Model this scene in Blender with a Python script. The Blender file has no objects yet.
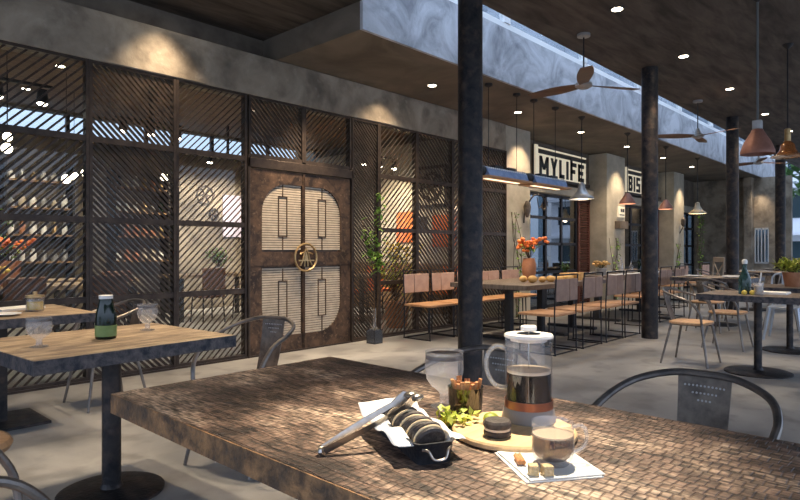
import bpy, math, random
from mathutils import Vector, Matrix, Euler
random.seed(7)
PI = math.pi
scene = bpy.context.scene
COL = scene.collection

# ------------------------------------------------------------------ materials
MATS = {}
def mat(name, c1, c2=None, rough=.6, metal=0., scale=4., detail=6., bump=0., bscale=None, dist=0., rough2=None,
        lo=.35, hi=.65, trans=0., ior=1.45, emit=None, estr=0., coords='Object', stretch=None, alpha=1., coat=0., sheen=0.):
    m = bpy.data.materials.new(name); m.use_nodes = True
    nt = m.node_tree; N = nt.nodes; L = nt.links
    b = N['Principled BSDF']
    b.inputs['Base Color'].default_value = (*c1, 1); b.inputs['Roughness'].default_value = rough
    b.inputs['Metallic'].default_value = metal; b.inputs['Transmission Weight'].default_value = trans
    b.inputs['IOR'].default_value = ior; b.inputs['Alpha'].default_value = alpha
    b.inputs['Coat Weight'].default_value = coat
    if emit: b.inputs['Emission Color'].default_value = (*emit, 1); b.inputs['Emission Strength'].default_value = estr
    tc = N.new('ShaderNodeTexCoord'); vec = tc.outputs[coords]
    if stretch:
        mp = N.new('ShaderNodeMapping'); mp.inputs['Scale'].default_value = stretch
        L.new(vec, mp.inputs['Vector']); vec = mp.outputs['Vector']
    nz = N.new('ShaderNodeTexNoise'); nz.inputs['Scale'].default_value = scale; nz.inputs['Detail'].default_value = detail
    nz.inputs['Distortion'].default_value = dist; nz.inputs['Roughness'].default_value = .62
    L.new(vec, nz.inputs['Vector'])
    if c2:
        r = N.new('ShaderNodeValToRGB'); r.color_ramp.elements[0].position = lo; r.color_ramp.elements[1].position = hi
        r.color_ramp.elements[0].color = (*c1, 1); r.color_ramp.elements[1].color = (*c2, 1)
        L.new(nz.outputs['Fac'], r.inputs['Fac']); L.new(r.outputs['Color'], b.inputs['Base Color'])
    if rough2 is not None:
        mr = N.new('ShaderNodeMapRange'); mr.inputs['From Min'].default_value = .3; mr.inputs['From Max'].default_value = .7
        mr.inputs['To Min'].default_value = rough; mr.inputs['To Max'].default_value = rough2
        L.new(nz.outputs['Fac'], mr.inputs['Value']); L.new(mr.outputs['Result'], b.inputs['Roughness'])
    if bump:
        bp = N.new('ShaderNodeBump'); bp.inputs['Strength'].default_value = bump; bp.inputs['Distance'].default_value = .01
        n2 = N.new('ShaderNodeTexNoise'); n2.inputs['Scale'].default_value = bscale or scale*4; n2.inputs['Detail'].default_value = 5
        L.new(vec, n2.inputs['Vector']); L.new(n2.outputs['Fac'], bp.inputs['Height']); L.new(bp.outputs['Normal'], b.inputs['Normal'])
    MATS[name] = m
    return m

def layer_noise(m, colour, scale, lo, hi, amount=1., stretch=None):
    """multiply in a second, differently scaled pattern of stains"""
    nt = m.node_tree; N = nt.nodes; L = nt.links; b = N['Principled BSDF']
    src = b.inputs['Base Color'].links[0].from_socket
    tc = N.new('ShaderNodeTexCoord'); v = tc.outputs['Object']
    if stretch:
        mp = N.new('ShaderNodeMapping'); mp.inputs['Scale'].default_value = stretch; L.new(v, mp.inputs['Vector']); v = mp.outputs['Vector']
    nz = N.new('ShaderNodeTexNoise'); nz.inputs['Scale'].default_value = scale; nz.inputs['Detail'].default_value = 8
    L.new(v, nz.inputs['Vector'])
    mr = N.new('ShaderNodeMapRange'); mr.inputs['From Min'].default_value = lo; mr.inputs['From Max'].default_value = hi
    mr.inputs['To Max'].default_value = amount; L.new(nz.outputs['Fac'], mr.inputs['Value'])
    mx = N.new('ShaderNodeMix'); mx.data_type = 'RGBA'; mx.inputs['B'].default_value = (*colour, 1)
    L.new(mr.outputs['Result'], mx.inputs['Factor']); L.new(src, mx.inputs['A']); L.new(mx.outputs['Result'], b.inputs['Base Color'])

floor_m = mat('polished concrete floor', (.19, .19, .19), (.37, .36, .345), rough=.32, rough2=.6, scale=1.1, bump=.1, bscale=9, dist=.6)
layer_noise(floor_m, (.12, .115, .11), 3.5, .52, .7, .6)
slab_m = mat('dark board marked ceiling plaster', (.045, .037, .031), (.13, .108, .09), rough=.8, scale=2.2, stretch=(.6, 3, 1), bump=.25, bscale=14, dist=.4)
soffit_m = mat('brown soffit plaster', (.12, .10, .078), (.22, .185, .145), rough=.75, scale=1.2, bump=.2, bscale=10, dist=.8)
conc_m = mat('rough cast concrete', (.20, .165, .125), (.42, .36, .28), rough=.8, scale=1.9, bump=.6, bscale=18, dist=.7, lo=.3)
layer_noise(conc_m, (.09, .075, .06), 3.2, .50, .66, .6)
layer_noise(conc_m, (.45, .41, .35), 11, .60, .75, .4)
well_m = mat('mottled skylight well plaster', (.22, .23, .26), (.60, .62, .67), rough=.8, scale=1.8, lo=.3, hi=.62, bump=.7, bscale=12, dist=1.2)
pil_m = mat('pale concrete pillar', (.40, .36, .28), (.56, .51, .41), rough=.8, scale=3, bump=.4, bscale=20)
plaster_m = mat('interior plaster', (.40, .35, .28), (.55, .49, .40), rough=.85, scale=2)
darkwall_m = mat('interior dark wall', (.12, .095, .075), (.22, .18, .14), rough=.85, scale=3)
bwall_m = mat('smoky interior plaster', (.07, .058, .048), (.34, .29, .23), rough=.85, scale=.9)  # broad dark and pale patches
iceil_m = mat('interior timber ceiling', (.12, .075, .048), (.20, .13, .08), rough=.6, scale=2, stretch=(1, 12, 1))
steel_m = mat('blackened patinated steel', (.016, .017, .021), (.055, .048, .045), rough=.38, rough2=.62, metal=.55, scale=9, bump=.4, bscale=50, dist=.4)
layer_noise(steel_m, (.15, .10, .078), 11, .50, .74, .6)
screen_m = mat('bronze brown screen', (.034, .025, .021), (.075, .055, .043), rough=.45, metal=.4, scale=8, bump=.1)
door_m = mat('rusted copper door sheet', (.05, .035, .028), (.17, .105, .07), rough=.4, rough2=.65, metal=.6, scale=7, lo=.38, hi=.66, dist=.8, bump=.15)
layer_noise(door_m, (.30, .20, .13), 26, .58, .72, .6)
doorslat_m = mat('woven pale door slats', (.46, .39, .31), (.60, .52, .42), rough=.7, scale=12)
brass_m = mat('aged brass', (.42, .28, .13), (.62, .44, .22), rough=.35, metal=.9, scale=14)
edge_m = mat('patinated table edge band', (.085, .05, .028), (.46, .24, .10), rough=.5, metal=.0, scale=24, dist=.3, bump=.3, lo=.38, hi=.74)
layer_noise(edge_m, (.05, .04, .03), 7, .48, .66, .6)
edge2_m = mat('dark steel table edge band', (.02, .024, .034), (.13, .11, .105), rough=.45, metal=.3, scale=22, dist=.3, bump=.3)
tube_m = mat('grey steel tube', (.13, .12, .115), (.27, .235, .205), rough=.3, metal=.7, scale=10, rough2=.45)
splat_m = mat('worn bronze chair splat', (.085, .07, .058), (.20, .165, .135), rough=.5, metal=.3, scale=16)
seat_m = mat('honey wood seat', (.50, .29, .15), (.64, .40, .22), rough=.45, scale=6, stretch=(1, 8, 1))
plank_m = mat('warm wood bench seat', (.42, .22, .11), (.55, .31, .16), rough=.5, scale=6, stretch=(1, 8, 1))
leather_m = mat('rosy leather back', (.42, .27, .21), (.52, .35, .27), rough=.6, scale=9)
leather2_m = mat('mauve brown leather back', (.23, .155, .125), (.31, .215, .175), rough=.6, scale=9)
rod_m = mat('black rod steel', (.03, .03, .035), rough=.4, metal=.6)
black_m = mat('matte black', (.02, .02, .022), (.035, .033, .033), rough=.5, scale=20)
iron_m = mat('cast iron tray', (.022, .024, .03), (.05, .052, .06), rough=.42, metal=.5, scale=30, bump=.25, bscale=90)
paper_m = mat('white baking paper', (.86, .85, .82), rough=.8)
napkin_m = mat('white napkin', (.85, .84, .80), rough=.85, bump=.15, bscale=200)
cookie_m = mat('dark chocolate biscuit', (.035, .026, .023), (.085, .068, .06), rough=.55, scale=40, bump=.3, bscale=150)
cream_m = mat('vanilla filling', (.74, .58, .36), rough=.6)
tongs_m = mat('brushed steel tongs', (.36, .32, .28), (.48, .43, .38), rough=.3, metal=.95, scale=40)
board_m = mat('pale wooden board', (.62, .42, .22), (.76, .55, .31), rough=.5, scale=5, stretch=(1, 9, 1))
cinn_m = mat('cinnamon bark', (.42, .17, .06), (.66, .33, .14), rough=.7, scale=60)
leaf_m = mat('fresh green leaf', (.10, .25, .04), (.30, .45, .08), rough=.5, scale=6)
leafd_m = mat('dark green leaf', (.03, .10, .02), (.09, .20, .05), rough=.5, scale=6)
leafy_m = mat('yellow green leaf', (.35, .42, .05), (.60, .62, .12), rough=.5, scale=6)
lemon_m = mat('yellow fruit', (.80, .55, .06), (.85, .66, .18), rough=.45, scale=20)
stem_m = mat('brown stem', (.10, .06, .03), rough=.8)
sugar_m = mat('brown sugar cube', (.60, .42, .20), (.76, .60, .36), rough=.8, scale=120, bump=.5, bscale=300)
coffee_m = mat('black coffee', (.006, .003, .002), rough=.3, ior=1.05)
foam_m = mat('coffee foam', (.66, .55, .43), rough=.7)
tea_m = mat('amber tea', (.80, .50, .25), rough=.03, trans=.85, ior=1.33)
chrome_m = mat('polished chrome', (.75, .74, .72), rough=.12, metal=1.)
lid_m = mat('satin white lid', (.80, .77, .72), rough=.3)
froth_m = mat('tea surface froth', (.42, .32, .22), rough=.5)
wbase_m = mat('warm grey rubber base', (.26, .23, .21), rough=.6)
copperb_m = mat('copper band', (.28, .11, .065), rough=.3, metal=.6)
red_m = mat('orange red petals', (.75, .13, .03), (.85, .28, .06), rough=.6, scale=20)
yel_m = mat('yellow petals', (.85, .60, .12), rough=.6)
terra_m = mat('terracotta pot', (.36, .15, .07), (.48, .22, .12), rough=.8, scale=8)
bread_m = mat('baked bread', (.62, .32, .09), (.82, .55, .22), rough=.7, scale=14)
white_m = mat('white painted metal', (.72, .74, .76), rough=.45)
framew_m = mat('pale skylight frame', (.88, .90, .92), rough=.5)
bluep_m = mat('blue grey lamp shell', (.16, .23, .40), (.26, .34, .52), rough=.45, metal=.3, scale=10)
rust_m = mat('rosy copper shade', (.27, .12, .085), (.40, .20, .15), rough=.5, metal=.3, scale=9, lo=.3)
silver_m = mat('zinc shade', (.36, .36, .36), (.52, .52, .52), rough=.4, metal=.6, scale=7)
beige_m = mat('cream enamel shade', (.45, .38, .28), (.55, .48, .36), rough=.5, scale=7)
shutter_m = mat('dark red louvre', (.10, .035, .025), (.15, .06, .045), rough=.6, scale=10)
orange_m = mat('orange upholstery', (.70, .17, .05), rough=.7)
bldg_m = mat('distant white render', (.62, .65, .70), rough=.9)
bglass_m = mat('distant dark window', (.03, .05, .06), rough=.15)
greyb_m = mat('neighbour cladding grey blue', (.16, .20, .25), (.20, .24, .30), rough=.6, scale=2)
signl_m = mat('backlit cream sign board', (.85, .78, .60), rough=.6, emit=(1., .86, .62), estr=.22)
glow_m = mat('warm lamp lens', (1, .9, .75), rough=.5, emit=(1., .86, .64), estr=14.)
bulb_m = mat('warm bulb', (1, .9, .75), rough=.5, emit=(1., .85, .62), estr=9.)
dimstrip_m = mat('frosted strip', (.8, .7, .5), rough=.5, emit=(1, .78, .5), estr=.9)
amber_m = mat('amber glass shade', (.62, .28, .10), rough=.08, trans=.7, ior=1.45)
shelfw_m = mat('shelf timber', (.22, .13, .07), (.32, .20, .11), rough=.6, scale=8)
porc_m = mat('white porcelain', (.80, .79, .76), rough=.25)
grass_m = mat('outdoor paving', (.22, .22, .21), (.30, .30, .28), rough=.9, scale=1)
label_m = mat('pale green bottle label', (.17, .26, .08), (.24, .33, .12), rough=.6, scale=20)
bottle_m = mat('dark green bottle glass', (.002, .012, .006), rough=.12, coat=.1)

def glass(name, col=(1, 1, 1), rough=0., ior=1.45, clear=.0, milk=0., milkc=(.8, .8, .82)):
    """thin sheet glass: fresnel mix of see-through and mirror, no refraction needed"""
    m = bpy.data.materials.new(name); m.use_nodes = True; nt = m.node_tree; nt.nodes.clear(); N = nt.nodes; L = nt.links
    o = N.new('ShaderNodeOutputMaterial'); t = N.new('ShaderNodeBsdfTransparent'); g = N.new('ShaderNodeBsdfGlossy')
    f = N.new('ShaderNodeLayerWeight'); mx = N.new('ShaderNodeMixShader'); t.inputs['Color'].default_value = (*col, 1)
    g.inputs['Roughness'].default_value = rough; f.inputs['Blend'].default_value = .5
    r0 = ((ior-1)/(ior+1))**2
    pw = N.new('ShaderNodeMath'); pw.operation = 'POWER'; pw.inputs[1].default_value = 4.5; L.new(f.outputs['Facing'], pw.inputs[0])
    ad = N.new('ShaderNodeMath'); ad.operation = 'MULTIPLY_ADD'; ad.use_clamp = True; ad.inputs[1].default_value = .85; ad.inputs[2].default_value = r0+clear
    L.new(pw.outputs[0], ad.inputs[0]); L.new(ad.outputs[0], mx.inputs['Fac'])
    L.new(t.outputs[0], mx.inputs[1]); L.new(g.outputs[0], mx.inputs[2]); last = mx.outputs[0]
    if milk:
        df = N.new('ShaderNodeBsdfDiffuse'); tl = N.new('ShaderNodeBsdfTranslucent'); m1 = N.new('ShaderNodeMixShader'); m2 = N.new('ShaderNodeMixShader')
        df.inputs[0].default_value = (*milkc, 1); tl.inputs[0].default_value = (*milkc, 1); m1.inputs[0].default_value = .6; m2.inputs[0].default_value = milk
        L.new(df.outputs[0], m1.inputs[1]); L.new(tl.outputs[0], m1.inputs[2]); L.new(last, m2.inputs[1]); L.new(m1.outputs[0], m2.inputs[2]); last = m2.outputs[0]
    L.new(last, o.inputs[0])
    MATS[name] = m; return m
pane_m = glass('window pane', (.88, .90, .90), ior=1.5)
dpane_m = glass('storefront pane', (.30, .36, .40), ior=1.7, clear=.12)
vess_m = glass('drinking glass', (.96, .96, .96), ior=1.5, clear=.07, milk=.15)
beaker_m = glass('clear beaker glass', (.95, .95, .95), ior=1.5, clear=.06, milk=.04)
tea_m = glass('amber tea', (.42, .34, .26), ior=1.3, milk=.25, milkc=(.26, .18, .12))
gob_m = glass('milky goblet glass', (.93, .93, .94), rough=.12, ior=1.5, clear=.04, milk=.22)
smoke_m = glass('smoked tumbler glass', (.13, .14, .08), ior=1.6, clear=.06)

def table_wood(name, cols, run=(1, 1, 1), bw=.055, rh=.017, dark=.35):
    """aged end-grain parquet: short blocks in rows, wide stains, fine grain"""
    m = bpy.data.materials.new(name); m.use_nodes = True; nt = m.node_tree; N = nt.nodes; L = nt.links; b = N['Principled BSDF']
    tc = N.new('ShaderNodeTexCoord')
    nd = N.new('ShaderNodeTexNoise'); nd.inputs['Scale'].default_value = 5; nd.inputs['Detail'].default_value = 3
    L.new(tc.outputs['Object'], nd.inputs['Vector'])
    sc = N.new('ShaderNodeVectorMath'); sc.operation = 'SCALE'; sc.inputs['Scale'].default_value = .034
    L.new(nd.outputs['Color'], sc.inputs[0])
    ad = N.new('ShaderNodeVectorMath'); ad.operation = 'ADD'; L.new(tc.outputs['Object'], ad.inputs[0]); L.new(sc.outputs[0], ad.inputs[1])
    mp = N.new('ShaderNodeMapping'); mp.inputs['Rotation'].default_value = (0, 0, math.radians(90)); L.new(ad.outputs[0], mp.inputs['Vector'])
    br = N.new('ShaderNodeTexBrick'); br.inputs['Scale'].default_value = 1.; br.inputs['Brick Width'].default_value = bw
    br.inputs['Row Height'].default_value = rh; br.inputs['Mortar Size'].default_value = .0028; br.inputs['Mortar Smooth'].default_value = .8
    br.inputs['Color1'].default_value = (1, 1, 1, 1); br.inputs['Color2'].default_value = (.66, .63, .60, 1); br.inputs['Mortar'].default_value = (.30, .26, .23, 1)
    br.offset = .38; L.new(mp.outputs[0], br.inputs['Vector'])
    n1 = N.new('ShaderNodeTexNoise'); n1.inputs['Scale'].default_value = 2.6; n1.inputs['Detail'].default_value = 9; n1.inputs['Roughness'].default_value = .68
    m1 = N.new('ShaderNodeMapping'); m1.inputs['Scale'].default_value = (1.4, .7, 1); L.new(tc.outputs['Object'], m1.inputs['Vector']); L.new(m1.outputs[0], n1.inputs['Vector'])
    r = N.new('ShaderNodeValToRGB'); r.color_ramp.elements[0].position = .40; r.color_ramp.elements[1].position = .62
    r.color_ramp.elements[0].color = (*cols[0], 1); r.color_ramp.elements[1].color = (*cols[2], 1)
    e = r.color_ramp.elements.new(.5); e.color = (*cols[1], 1); L.new(n1.outputs['Fac'], r.inputs['Fac'])
    n2 = N.new('ShaderNodeTexNoise'); n2.inputs['Scale'].default_value = 52; n2.inputs['Detail'].default_value = 6
    m2 = N.new('ShaderNodeMapping'); m2.inputs['Scale'].default_value = (2.2, .5, 1); L.new(tc.outputs['Object'], m2.inputs['Vector']); L.new(m2.outputs[0], n2.inputs['Vector'])
    g = N.new('ShaderNodeMapRange'); g.inputs['From Min'].default_value = .36; g.inputs['From Max'].default_value = .64; g.inputs['To Min'].default_value = dark; g.inputs['To Max'].default_value = 1.35
    L.new(n2.outputs['Fac'], g.inputs['Value'])
    x1 = N.new('ShaderNodeMix'); x1.data_type = 'RGBA'; x1.blend_type = 'MULTIPLY'; x1.inputs['Factor'].default_value = .75
    L.new(r.outputs['Color'], x1.inputs['A']); L.new(br.outputs['Color'], x1.inputs['B'])
    x2 = N.new('ShaderNodeMix'); x2.data_type = 'RGBA'; x2.blend_type = 'MULTIPLY'; x2.inputs['Factor'].default_value = 1
    L.new(x1.outputs['Result'], x2.inputs['A']); L.new(g.outputs['Result'], x2.inputs['B']); L.new(x2.outputs['Result'], b.inputs['Base Color'])
    bp = N.new('ShaderNodeBump'); bp.inputs['Strength'].default_value = .9; bp.inputs['Distance'].default_value = .005
    mu = N.new('ShaderNodeMath'); mu.operation = 'MULTIPLY_ADD'; L.new(n2.outputs['Fac'], mu.inputs[0]); mu.inputs[1].default_value = .8
    L.new(br.outputs['Color'], mu.inputs[2]); L.new(mu.outputs[0], bp.inputs['Height']); L.new(bp.outputs['Normal'], b.inputs['Normal'])
    b.inputs['Roughness'].default_value = .5
    return m
wood_m = table_wood('weathered parquet tabletop', [(.045, .027, .021), (.22, .142, .105), (.62, .47, .35)], bw=.019, rh=.038, dark=.16)
wood2_m = mat('bleached plank tabletop', (.17, .115, .075), (.50, .38, .25), rough=.55, scale=3, stretch=(1.2, 6, 1), bump=.4, bscale=30, dist=.8, lo=.36, hi=.62)
layer_noise(wood2_m, (.10, .066, .042), 14, .48, .66, .75, (.7, 5, 1))
layer_noise(wood2_m, (.12, .08, .055), 2.2, .5, .7, .6)
wood3_m = mat('dark grey brown timber', (.10, .075, .058), (.21, .165, .13), rough=.5, scale=4, stretch=(1.2, 7, 1), bump=.3, bscale=30)

# ------------------------------------------------------------------ mesh builder
class MB:
    def __init__(s): s.v = []; s.f = []
    def add(s, vs, fs):
        k = len(s.v); s.v += [tuple(p) for p in vs]; s.f += [tuple(i+k for i in f) for f in fs]; return s
    def box(s, x0, x1, y0, y1, z0, z1):
        return s.add([(x0,y0,z0),(x1,y0,z0),(x1,y1,z0),(x0,y1,z0),(x0,y0,z1),(x1,y0,z1),(x1,y1,z1),(x0,y1,z1)],
                     [(0,3,2,1),(4,5,6,7),(0,1,5,4),(1,2,6,5),(2,3,7,6),(3,0,4,7)])
    def obox(s, c, size, rot=(0,0,0)):
        M = Euler(rot).to_matrix(); hx, hy, hz = [a/2 for a in size]; c = Vector(c)
        vs = [c + M @ Vector(p) for p in [(-hx,-hy,-hz),(hx,-hy,-hz),(hx,hy,-hz),(-hx,hy,-hz),(-hx,-hy,hz),(hx,-hy,hz),(hx,hy,hz),(-hx,hy,hz)]]
        return s.add(vs, [(0,3,2,1),(4,5,6,7),(0,1,5,4),(1,2,6,5),(2,3,7,6),(3,0,4,7)])
    def prism(s, poly, d0, d1, plane='xy'):
        def P(a, b, d): return (a, b, d) if plane == 'xy' else ((a, d, b) if plane == 'xz' else (d, a, b))
        n = len(poly)
        vs = [P(a, b, d0) for a, b in poly] + [P(a, b, d1) for a, b in poly]
        fs = [tuple(range(n-1, -1, -1)), tuple(range(n, 2*n))] + [(i, (i+1) % n, n+(i+1) % n, n+i) for i in range(n)]
        if plane == 'xz': fs = [tuple(reversed(f)) for f in fs]
        return s.add(vs, fs)
    def tube(s, pts, r, n=8, closed=False, smooth=0):
        pts = [Vector(p) for p in pts]
        if smooth:
            out = []; m = len(pts)
            rng = range(m) if closed else range(m-1)
            for i in rng:
                p0 = pts[(i-1) % m] if (closed or i > 0) else pts[0]; p1 = pts[i]; p2 = pts[(i+1) % m]
                p3 = pts[(i+2) % m] if (closed or i+2 < m) else p2
                for k in range(smooth):
                    t = k/smooth
                    out.append(.5*((2*p1)+(p2-p0)*t+(2*p0-5*p1+4*p2-p3)*t*t+(3*p1-p0-3*p2+p3)*t**3))
            if not closed: out.append(pts[-1])
            pts = out
        m = len(pts); k0 = len(s.v); nrm = None
        for i, p in enumerate(pts):
            a = pts[i-1] if (i > 0 or closed) else p; b = pts[(i+1) % m] if (i < m-1 or closed) else p
            d = (b-a).normalized() if (b-a).length > 1e-9 else Vector((0,0,1))
            if nrm is None:
                nrm = d.orthogonal().normalized()
            else:
                nrm = (nrm - d*nrm.dot(d)); nrm = nrm.normalized() if nrm.length > 1e-6 else d.orthogonal().normalized()
            bi = d.cross(nrm); rr = r[min(i, len(r)-1)] if isinstance(r, (list, tuple)) else r
            for j in range(n):
                t = 2*PI*j/n; s.v.append(tuple(p + nrm*math.cos(t)*rr + bi*math.sin(t)*rr))
        for i in range(m if closed else m-1):
            a = k0+i*n; b = k0+((i+1) % m)*n
            for j in range(n): s.f.append((a+j, a+(j+1) % n, b+(j+1) % n, b+j))
        if not closed:
            s.f.append(tuple(k0+j for j in range(n-1, -1, -1))); s.f.append(tuple(k0+(m-1)*n+j for j in range(n)))
        return s
    def lathe(s, prof, c=(0,0,0), n=28, axis='z', cap=True):
        k0 = len(s.v); cx, cy, cz = c
        for r, z in prof:
            for j in range(n):
                t = 2*PI*j/n; a, b = r*math.cos(t), r*math.sin(t)
                s.v.append((cx+a, cy+b, cz+z) if axis == 'z' else ((cx+a, cy-z, cz+b) if axis == 'y' else (cx+z, cy+a, cz+b)))
        for i in range(len(prof)-1):
            a = k0+i*n; b = a+n
            for j in range(n): s.f.append((a+j, a+(j+1) % n, b+(j+1) % n, b+j))
        if cap:
            if prof[0][0] > 1e-6: s.f.append(tuple(k0+j for j in range(n-1, -1, -1)))
            e = k0+(len(prof)-1)*n
            if prof[-1][0] > 1e-6: s.f.append(tuple(e+j for j in range(n)))
        return s
    def ball(s, c, rx, ry=None, rz=None, n=14, m=8):
        ry = ry or rx; rz = rz or rx; k0 = len(s.v)
        for i in range(m+1):
            p = -PI/2 + PI*i/m; rr = max(math.cos(p), .002)
            for j in range(n):
                t = 2*PI*j/n; s.v.append((c[0]+rx*rr*math.cos(t), c[1]+ry*rr*math.sin(t), c[2]+rz*math.sin(p)))
        for i in range(m):
            for j in range(n): s.f.append((k0+i*n+j, k0+i*n+(j+1) % n, k0+(i+1)*n+(j+1) % n, k0+(i+1)*n+j))
        s.f.append(tuple(k0+j for j in range(n-1, -1, -1))); s.f.append(tuple(k0+m*n+j for j in range(n)))
        return s
    def leaf(s, p, d, L_, w, up=Vector((0,0,1))):
        p = Vector(p); d = Vector(d).normalized(); side = d.cross(up)
        side = side.normalized() if side.length > 1e-4 else Vector((1,0,0)); nn = side.cross(d)
        a = p; b = p+d*L_*.45+side*w*.5+nn*w*.15; c = p+d*L_; e = p+d*L_*.45-side*w*.5+nn*w*.15; mid = p+d*L_*.5
        return s.add([a, b, c, e, mid], [(0,1,4), (1,2,4), (2,3,4), (3,0,4)])
    def build(s, name, m, parent=None, bevel=0, angle=35, loc=None, seg=2):
        me = bpy.data.meshes.new(name); me.from_pydata(s.v, [], s.f); me.update()
        me.materials.append(m)
        me.polygons.foreach_set('use_smooth', [True]*len(me.polygons))
        me.set_sharp_from_angle(angle=math.radians(angle))
        o = bpy.data.objects.new(name, me); COL.objects.link(o)
        if parent: o.parent = parent
        if loc: o.location = loc
        if bevel:
            b = o.modifiers.new('bevel', 'BEVEL'); b.width = bevel; b.segments = seg; b.limit_method = 'ANGLE'; b.angle_limit = math.radians(40)
            b.harden_normals = False
        return o

def tag(o, label, cat, group=None, kind=None):
    o['label'] = label; o['category'] = cat
    if group: o['group'] = group
    if kind: o['kind'] = kind
    return o
def empty(name, loc=(0,0,0), rz=0., label=None, cat=None, group=None):
    o = bpy.data.objects.new(name, None); o.empty_display_size = .1; COL.objects.link(o); o.location = loc; o.rotation_euler = (0, 0, rz)
    if label: tag(o, label, cat, group)
    return o
def struct(name, mb, m, bevel=0, parent=None):
    o = mb.build(name, m, parent, bevel)
    if not parent: o['kind'] = 'structure'
    return o
def children(o): return [c for c in KIDS.get(o.name, [])]
def copy_tree(o, loc=None, rz=None, label=None, group=None, parent=None):
    c = o.copy(); COL.objects.link(c)
    if parent: c.parent = parent
    if loc is not None: c.location = loc
    if rz is not None: c.rotation_euler = (0, 0, rz)
    if label: c['label'] = label
    if group: c['group'] = group
    for ch in [x for x in bpy.data.objects if x.parent == o]: copy_tree(ch, parent=c)
    return c
WARM = (1., .77, .52)
def spot(loc, target, power, size=60, blend=.6, col=WARM, r=.05):
    l = bpy.data.lights.new('spot', 'SPOT'); l.energy = power; l.spot_size = math.radians(size); l.spot_blend = blend; l.color = col; l.shadow_soft_size = r
    o = bpy.data.objects.new('spot_light', l); COL.objects.link(o); o.location = loc
    d = Vector(target)-Vector(loc); o.rotation_euler = d.to_track_quat('-Z', 'Y').to_euler(); return o
def point(loc, power, col=WARM, r=.08):
    l = bpy.data.lights.new('bulb', 'POINT'); l.energy = power; l.color = col; l.shadow_soft_size = r
    o = bpy.data.objects.new('bulb_light', l); COL.objects.link(o); o.location = loc; return o

# ------------------------------------------------------------------ camera and sky
cam = bpy.data.cameras.new('camera'); cam.lens = 598/800*36; cam.sensor_width = 36; cam.clip_start = .05; cam.clip_end = 300
co = bpy.data.objects.new('camera', cam); COL.objects.link(co); co.location = (0, 0, 1.22)
co.rotation_euler = (PI/2, 0, -math.atan2(.732, .682)); scene.camera = co
w = bpy.data.worlds.new('world'); scene.world = w; w.use_nodes = True
N = w.node_tree.nodes; L = w.node_tree.links; bg = N['Background']
tc = N.new('ShaderNodeTexCoord'); sx = N.new('ShaderNodeSeparateXYZ'); rp = N.new('ShaderNodeValToRGB')
L.new(tc.outputs['Generated'], sx.inputs[0]); L.new(sx.outputs['Z'], rp.inputs['Fac']); L.new(rp.outputs['Color'], bg.inputs['Color'])
rp.color_ramp.elements[0].color = (.22, .27, .36, 1); rp.color_ramp.elements[0].position = 0.
rp.color_ramp.elements[1].color = (.86, 1.05, 1.42, 1); rp.color_ramp.elements[1].position = .75
bg.inputs['Strength'].default_value = 1.7
scene.view_settings.view_transform = 'Standard'; scene.view_settings.look = 'None'
scene.view_settings.exposure = 1.0; scene.view_settings.gamma = 1.

# ------------------------------------------------------------------ the building shell
FY = 5.88
struct('floor', MB().box(-5, 24, -5, 12.5, -.15, 0), floor_m)
g = MB().box(-60, 120, -80, 60, -.4, -.16).build('outdoor_ground', grass_m); g['kind'] = 'structure'
c = MB(); c.box(-5, 24, -5, 3.56, 3.74, 4.15); c.box(-5, 4.15, 3.56, 8.0, 3.74, 4.15)
struct('ceiling', c, slab_m)
c = MB(); c.prism([(4.15, 4.42), (24, 4.42), (24, 12.5), (9.45, 12.5), (9.45, 6.29), (4.15, 6.29)], 3.45, 4.15)
struct('ceiling_soffit', c, soffit_m)
c = MB(); c.box(4.15, 24, 4.38, 4.42, 3.448, 4.16); struct('trim_1', c, well_m)
# cast beam over the screens, wall set back above it
c = MB(); c.box(-5, 9.02, 5.84, 6.14, 2.98, 3.448); struct('beam', c, conc_m, bevel=.01)
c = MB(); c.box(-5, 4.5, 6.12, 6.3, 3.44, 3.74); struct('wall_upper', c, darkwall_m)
# roof lantern on top of the well
rl = empty('window_1'); rl['kind'] = 'structure'
fr = MB()
fr.box(4.15, 24, 4.38, 4.44, 4.16, 4.235); fr.box(4.15, 24, 4.38, 4.44, 4.50, 4.56); fr.box(4.15, 24, 3.50, 3.56, 4.50, 4.56)
x = 4.45
while x < 24:
    fr.box(x, x+.14, 4.37, 4.45, 4.235, 4.50); fr.box(x+.02, x+.10, 3.5, 4.40, 4.50, 4.54); x += 2.27
fr.build('lantern_frame', framew_m, rl)
MB().box(4.15, 24, 4.40, 4.408, 4.235, 4.50).build('lantern_glass', pane_m, rl)
MB().box(4.15, 24, 3.56, 4.40, 4.51, 4.518).build('roof_glass', pane_m, rl)
MB().box(4.05, 24, 3.40, 3.50, 4.15, 4.56).build('lantern_kerb', conc_m, rl)
# boxes added behind the lantern to give its panes dark panels
for i in range(8):
    o = MB().box(4.75+2.27*i, 6.25+2.27*i, 4.85, 6.0, 4.15, 4.95).build('roof_vent_housing', greyb_m)
    tag(o, ['grey-blue plant box on the roof seen through the lantern glass, %s from the left end' % s for s in ('nearest', 'second', 'third', 'fourth', 'fifth', 'sixth', 'seventh', 'eighth')][i], 'roof box', 'plant boxes on the roof')

# pillars
PX = [(9.08, 9.92), (13.28, 14.3), (17.72, 18.57)]
for k, (a, b) in enumerate(PX):
    c = MB(); c.box(a, b, FY, 6.55, 0, 3.45)
    o = struct('pillar', c, pil_m, bevel=.012)
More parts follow.
